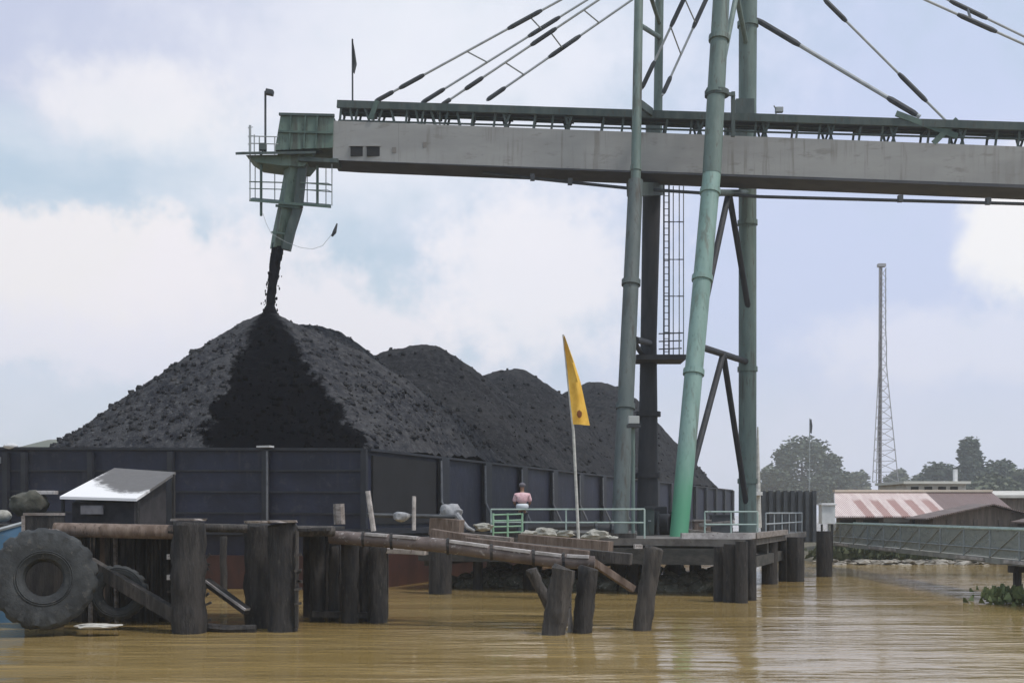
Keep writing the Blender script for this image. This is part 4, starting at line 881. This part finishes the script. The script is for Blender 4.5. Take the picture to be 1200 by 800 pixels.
# long bungalow
Yf = 66.0; hx0, hx1 = P(977, 0, Yf).x, 28.0; hx0r, hx0b = hx0*69.8/Yf+.05, hx0*73.6/Yf+.1
hb = thing('bungalow', 'long low bungalow with a pink striped sheet roof on the river bank', 'house', ((hx0+hx1)/2, 69, .5))
MB().hexa([(hx0+.3, 66.6, .7), (hx1-.3, 66.6, .7), (hx1-.3, 73, .7), (hx0b+.3, 73, .7), (hx0+.3, 66.6, 2.55), (hx1-.3, 66.6, 2.55), (hx1-.3, 73, 2.55), (hx0b+.3, 73, 2.55)]).build('wall', m_hwall, hb)
ze, zr = CH-4.5*Yf/F, CH+24*69.8/F
cx_ = (hx0+hx1)/2
rm = cor('striped_roof', (.62, .49, .47), (.72, .60, .57), 1.2, (hx0+1.3-cx_, P(1112, 0, Yf).x-cx_, .98, (.34, .17, .15), (.17, .12, .115)))
MB().hexa([(hx0, Yf-.3, ze-.08), (hx1, Yf-.3, ze-.08), (hx1, 69.8, zr-.08), (hx0r, 69.8, zr-.08), (hx0, Yf-.3, ze), (hx1, Yf-.3, ze), (hx1, 69.8, zr), (hx0r, 69.8, zr)]).build('roof', rm, hb)
MB().hexa([(hx0r, 69.8, zr-.08), (hx1, 69.8, zr-.08), (hx1, 73.6, ze-.08), (hx0b, 73.6, ze-.08), (hx0r, 69.8, zr), (hx1, 69.8, zr), (hx1, 73.6, ze), (hx0b, 73.6, ze)]).build('roof', rm, hb)
MB().bar((hx0r-.05, 69.8, zr+.05), (hx1, 69.8, zr+.05), .5, .14).build('ridge_cap', mat('ridge_cream', (.66, .56, .46), None), hb)
mb = MB(); q0 = [mb.v(p) for p in ((hx0-.04, Yf-.3, ze-.1), (hx0r-.04, 69.8, zr-.05), (hx0b-.04, 73.6, ze-.1))]; q1 = [mb.v(v.co+Vector((.2, 0, 0))) for v in q0]
mb.face(q0); mb.face(q1[::-1])
for i in range(3): mb.face([q0[i], q0[(i+1) % 3], q1[(i+1) % 3], q1[i]])
mb.build('gable_wall', m_white, hb)
for px0, px1, y0, y1, m_ in ((985, 1003, 609, 640, m_dark), (1012, 1030, 609, 622, m_dark), (1036, 1066, 606, 611.5, m_white), (1070, 1082, 608, 640, m_dark)):
    a, b = P(px0, y0, 66.5), P(px1, y1, 66.5); MB().box(((a.x+b.x)/2, 66.56, (a.z+b.z)/2), (b.x-a.x, .1, a.z-b.z)).build('shutter' if m_ is m_dark else 'awning', m_, hb)
stilts(hb, hx0+1.9, hx1-.5, 66.7, 72.5, .75, 6)
# gable house
Yg = 62.4; pk = P(1160, 590, Yg); gl, gr = P(1082, 607, Yg), P(1226, 607, Yg)
gh = thing('gable_house', 'brown wooden house with its low gable facing the river', 'house', (pk.x, 63.5, .5))
mb = MB(); o1 = [(gl.x+.5, Yg, .7), (gr.x-.5, Yg, .7), (gr.x-.5, Yg, gr.z+.05), (pk.x, Yg, pk.z-.1), (gl.x+.5, Yg, gl.z+.05)]
q0 = [mb.v(p) for p in o1]; q1 = [mb.v((p[0], 65.2, p[2])) for p in o1]; mb.face(q0); mb.face(q1[::-1])
for i in range(5): mb.face([q0[i], q0[(i+1) % 5], q1[(i+1) % 5], q1[i]])
mb.build('wall', m_hwall, gh)
grm = cor('brown_roof', (.15, .11, .10), (.22, .165, .15), 1.5)
for e in (gl, gr): MB().hexa([(e.x, Yg-.5, e.z-.07), (pk.x, Yg-.5, pk.z-.07), (pk.x, 65.4, pk.z-.07), (e.x, 65.4, e.z-.07), (e.x, Yg-.5, e.z), (pk.x, Yg-.5, pk.z), (pk.x, 65.4, pk.z), (e.x, 65.4, e.z)]).build('roof', grm, gh)
for px in (1112, 1128, 1143, 1172, 1186): a = P(px, 612, Yg); MB().box((a.x, Yg-.04, a.z-.25), (.22, .07, .8)).build('shutter', mat('shutter_brown', (.19, .15, .13), (.13, .10, .09), 4), gh)
stilts(gh, gl.x+.7, gr.x-.7, Yg+.1, 65, .75, 5)
# small dark hut at right edge
dh = thing('dark_hut', 'small dark purplish hut at the right edge in front of the gable house', 'house', (27.2, 59.5, .5))
MB().box((27.6, 59.8, 1.35), (3.6, 2.4, 1.5)).build('wall', mat('hut_purple', (.045, .035, .045), (.075, .06, .07), 2, .9), dh)
for sgn in (-1, 1): MB().hexa([(27.6+sgn*2.1, 58.3, 2.05), (27.6, 58.3, 2.55), (27.6, 61.2, 2.55), (27.6+sgn*2.1, 61.2, 2.05), (27.6+sgn*2.1, 58.3, 2.12), (27.6, 58.3, 2.62), (27.6, 61.2, 2.62), (27.6+sgn*2.1, 61.2, 2.12)]).build('roof', grm, dh)
stilts(dh, 26, 29.2, 58.8, 60.8, .7, 3)
# cream flat roofed house behind, and pale long shed to its right
ch1 = thing('cream_house', 'cream flat-roofed house behind the striped bungalow roof', 'house', (P(1100, 0, 82).x, 84, .6))
a, b = P(1062, 566, 82), P(1132, 566, 82); MB().box(((a.x+b.x)/2, 85, a.z/2+.3), (b.x-a.x, 6, a.z-.6)).build('wall', m_cream, ch1)
MB().box(((a.x+b.x)/2, 85, a.z+.05), (b.x-a.x+.5, 6.5, .18)).build('parapet', mat('parapet_pale', (.66, .63, .56), None), ch1)
MB().box((P(1122, 0, 82).x, 82.4, a.z+.55), (.22, .3, .85)).build('chimney', m_white, ch1)
for px in (1072, 1088, 1104, 1118): q = P(px, 572, 81.95); MB().box(q, (.5, .08, .25)).build('window', m_dark, ch1)
sd2 = thing('pale_shed', 'long pale-roofed shed behind the gable house at the right edge', 'house', (P(1180, 0, 76).x, 78, .6))
a, b = P(1128, 578, 76), P(1290, 578, 76)
MB().box(((a.x+b.x)/2, 78.2, 2.1), (b.x-a.x-.6, 4, 3.0)).build('wall', m_hwall, sd2)
MB().hexa([(a.x, 75.7, a.z-.28), (b.x, 75.7, a.z-.28), (b.x, 80.5, a.z+.1), (a.x, 80.5, a.z+.1), (a.x, 75.7, a.z-.1), (b.x, 75.7, a.z-.1), (b.x, 80.5, a.z+.25), (a.x, 80.5, a.z+.25)]).build('roof', mat('shed_roof_pale', (.50, .47, .43), (.6, .57, .53), 1, .8), sd2)
# ribbed wall
rw = thing('ribbed_wall', 'dark ribbed steel wall panel standing between the rear leg and the bungalow', 'wall', (P(925, 0, 80).x, 80, .6))
a, b = P(893, 576, 80), P(956, 576, 80)
MB().box(((a.x+b.x)/2, 80.3, a.z/2+.2), (b.x-a.x, .25, a.z-.4)).build('panel', mat('ribbed_panel', (.045, .048, .05), (.075, .075, .075), 1.5, .8), rw)
for i in range(8): x = a.x+(b.x-a.x)*(i+.2)/7.4; MB().box((x, 80.05, a.z/2+.25), (.25, .26, a.z-.35)).build('rib', m_dsteel, rw)

# undergrowth and rubble on the shore
mb = MB(); rs = random.Random(11)
for i in range(2600):
    x = rs.uniform(15.5, 33); y = 60.2+abs(rs.gauss(0, 1.2)); c = Vector((x, y, .15+rs.random()*.55)); a = rs.uniform(0, 6.28); s_ = rs.uniform(.08, .22)
    u = Vector((math.cos(a), math.sin(a), rs.uniform(-.4, .4)))*s_; v_ = Vector((rs.uniform(-.3, .3), rs.uniform(-.3, .3), 1))*s_*1.3
    mb.face([mb.v(c-u), mb.v(c+u), mb.v(c+u*.4+v_), mb.v(c-u*.4+v_)])
tag(mb.build('undergrowth', mat('shore_weed', (.04, .055, .022), (.09, .10, .05), 2, .85)), 'dark weedy undergrowth along the foot of the bank below the houses', 'undergrowth', kind='stuff')
mb = MB()
for i in range(260):
    x = rs.uniform(15.2, 33); mb.ball((x, 59.7+rs.uniform(-.5, .9), rs.uniform(-.05, .18)), rs.uniform(.05, .26), (1.7, 1, .45), .7, 1)
tag(mb.build('shore_stones', mat('shore_stone', (.19, .17, .145), (.36, .33, .29), 2, .9, c3=(.15, .13, .1))), 'pale stones and litter along the waterline of the bank', 'stones', kind='stuff')
mb = MB()
for i in range(260):
    c = Vector((14.1+rs.gauss(0, .35), 34.0+rs.gauss(0, .4), rs.uniform(0, .35))); a = rs.uniform(0, 6.28); s_ = rs.uniform(.05, .14)
    u = Vector((math.cos(a), math.sin(a), 0))*s_; v_ = Vector((rs.uniform(-.5, .5), rs.uniform(-.5, .5), 1))*s_*1.6
    mb.face([mb.v(c-u), mb.v(c+u), mb.v(c+u*.3+v_), mb.v(c-u*.3+v_)])
tag(mb.build('water_weed', m_weed), 'clump of green water weed around the gangway pile', 'water weed', kind='stuff')

# ------------------------------------------------------------------ trees
def leafmat(name, a, b): return mat(name, a, b, .5, .75, lo=.4, hi=.6, c3=tuple(q*.5 for q in a))
lm1 = leafmat('foliage_dark', (.055, .072, .050), (.10, .122, .082)); lm2 = leafmat('foliage_olive', (.075, .088, .05), (.12, .132, .08))
m_trunk = mat('trunk', (.06, .05, .04), (.10, .085, .07), 3, .9)
def tree(label, px, ytop, wpx, Y, lm_, shape='round', seed=1, zg=.6, nclump=40, leaf=.30):
    Y *= 2.4; leaf *= 2.5; nclump = int(nclump*1.5)
    rs = random.Random(seed); x = (px-600)/F*Y; zt = CH+(600-ytop)/F*Y; H = zt-zg; wr = wpx/2/F*Y
    t = thing('tree', label, 'tree', (x, Y, zg), 'trees on the bank')
    z0 = H*.28
    tr = MB(); tr.tube([(x, Y, zg-.3), (x+.1, Y, zg+H*.3), (x-.05, Y, zg+H*.6), (x, Y, zg+H*.85)], [H*.032, H*.026, H*.016, .03], 8)
    fo = MB(); cl = []
    for i in range(nclump):
        f = rs.random()
        if shape == 'cone': rr = wr*(1.02-f**.9*.9); z = z0+(H-z0)*f
        elif shape == 'wide': rr = wr*math.sqrt(max(.05, 1-(2*f-1)**2)); z = z0*.6+(H*.95-z0*.6)*f
        else: rr = wr*math.sqrt(max(.06, 1-(1.75*f-.75)**2)); z = z0+(H*.97-z0)*f
        a = rs.uniform(0, 6.28); q = rr*math.sqrt(rs.uniform(.15, .85)); cl.append((Vector((x+q*math.cos(a), Y+q*math.sin(a), zg+z)), wr*rs.uniform(.24, .42)))
    for k, (c, r) in enumerate(cl):
        if k % 4 == 0: tr.tube([(x, Y, zg+min(c.z-zg, H*.8)*.6), c.lerp(Vector((x, Y, c.z)), .4)-Vector((0, 0, r*.3)), c], [.10, .06, .02], 5)
        for i in range(int(70+130*(r/wr))):
            d = Vector((rs.gauss(0, 1), rs.gauss(0, 1), rs.gauss(0, .75))); d = d.normalized()*r*rs.uniform(.3, 1.08); p = c+d
            n_ = Vector((rs.gauss(0, 1), rs.gauss(0, 1), rs.gauss(0, 1)+.5)).normalized(); u, v_ = ortho(n_); s_ = leaf*rs.uniform(.5, 1.2)
            fo.face([fo.v(p-u*s_), fo.v(p+v_*s_*.5), fo.v(p+u*s_), fo.v(p-v_*s_*.5)])
    tr.build('trunk', m_trunk, t); fo.build('crown', lm_, t)
tree('tall broad dark tree right of the rear tower leg', 940, 517, 76, 150, lm1, 'round', 1, nclump=46)
tree('smaller round tree leaning on the right of the tall broad one', 974, 534, 40, 152, lm1, 'round', 2, nclump=30)
tree('low wide shrubby tree left behind the ribbed wall', 905, 548, 40, 146, lm1, 'wide', 3)
tree('low tree just left of the radio mast foot', 1003, 553, 34, 180, lm2, 'wide', 4, leaf=.36)
tree('low tree just right of the radio mast foot', 1052, 552, 36, 182, lm2, 'wide', 5, leaf=.36)
tree('tall pointed tree behind the cream house', 1137, 519, 52, 130, lm1, 'cone', 6, nclump=44)
tree('rounded tree left of the tall pointed one', 1103, 546, 56, 134, lm1, 'wide', 7)
tree('rounded bushy tree right of the tall pointed one', 1172, 541, 52, 128, lm1, 'wide', 8)
tree('olive tree at the right edge of the picture', 1205, 547, 60, 122, lm2, 'wide', 9)
tree('yellowish low bush tree behind the pale shed', 1160, 560, 60, 105, lm2, 'wide', 10)
tree('dull low tree behind the striped roof', 1078, 558, 44, 160, lm2, 'wide', 12)

# ------------------------------------------------------------------ radio mast, far flag
rmst = thing('radio_mast', 'tall thin lattice radio mast rising behind the bungalow', 'mast', P(1033, 600, 160))
def MP(px, py, dY=0): return P(px, py, 160)+Vector((0, dY, 0))
one('main_pole', [MP(1031, 600), MP(1032, 310)], .24, mat('mast_steel', (.16, .15, .16), (.22, .2, .2), 1), rmst, 6)
m_ml = mat('mast_lattice', (.36, .35, .37), None)
mb = MB(); L = lambda y: 4.5+(max(0, y-430)/135)*10.5
ys = [565-i*12.5 for i in range(21)]
for sgx, dY in ((-1, -.9), (1, -.9), (0, 1.2)):
    f = lambda y: MP(1033+sgx*L(y)*(1 if y > 400 else .8), y, dY*(L(y)/8))
    for a, b in zip(ys, ys[1:]): mb.tube([f(a), f(b)], .07, 4)
for a, b in zip(ys, ys[1:]):
    for s1 in (-1, 1):
        mb.tube([MP(1033+s1*L(a), a, -.9*L(a)/8), MP(1033-s1*L(b), b, -.9*L(b)/8)], .04, 4)
        mb.tube([MP(1033+s1*L(a), a, -.9*L(a)/8), MP(1033, a, 1.2*L(a)/8)], .035, 4)
mb.build('lattice', m_ml, rmst); MB().box(MP(1033, 311), (1.0, .8, .4)).build('antenna', m_ml, rmst)
ff = thing('far_flag', 'tiny dark flag on a thin pole above the tall broad tree', 'flag', P(948, 600, 140))
one('flagpole', [P(948, 600, 140), P(949, 490, 140)], .06, m_thin, ff, 5)
flagmesh([(949, 491), (949, 499), (949, 507)], [(950.5, 491), (952, 499), (951.5, 508)], 140, .2, m_flagdark, ff)

# ------------------------------------------------------------------ river air
hz = MB().box((0, 410, 38), (1240, 1000, 82)).build('haze', bpy.data.materials.new('haze_air'))
hm = hz.data.materials[0]; hm.use_nodes = True; t = NT(hm.node_tree)
for n in list(t.n): t.n.remove(n)
o = t.node('ShaderNodeOutputMaterial'); v = t.node('ShaderNodeVolumePrincipled'); v.inputs['Density'].default_value = .0007; v.inputs['Color'].default_value = (.93, .95, 1, 1); v.inputs['Anisotropy'].default_value = .3
t.l.new(v.outputs[0], o.inputs['Volume']); tag(hz, kind='stuff'); hz['label'] = 'pale humid river haze'; hz['category'] = 'haze'
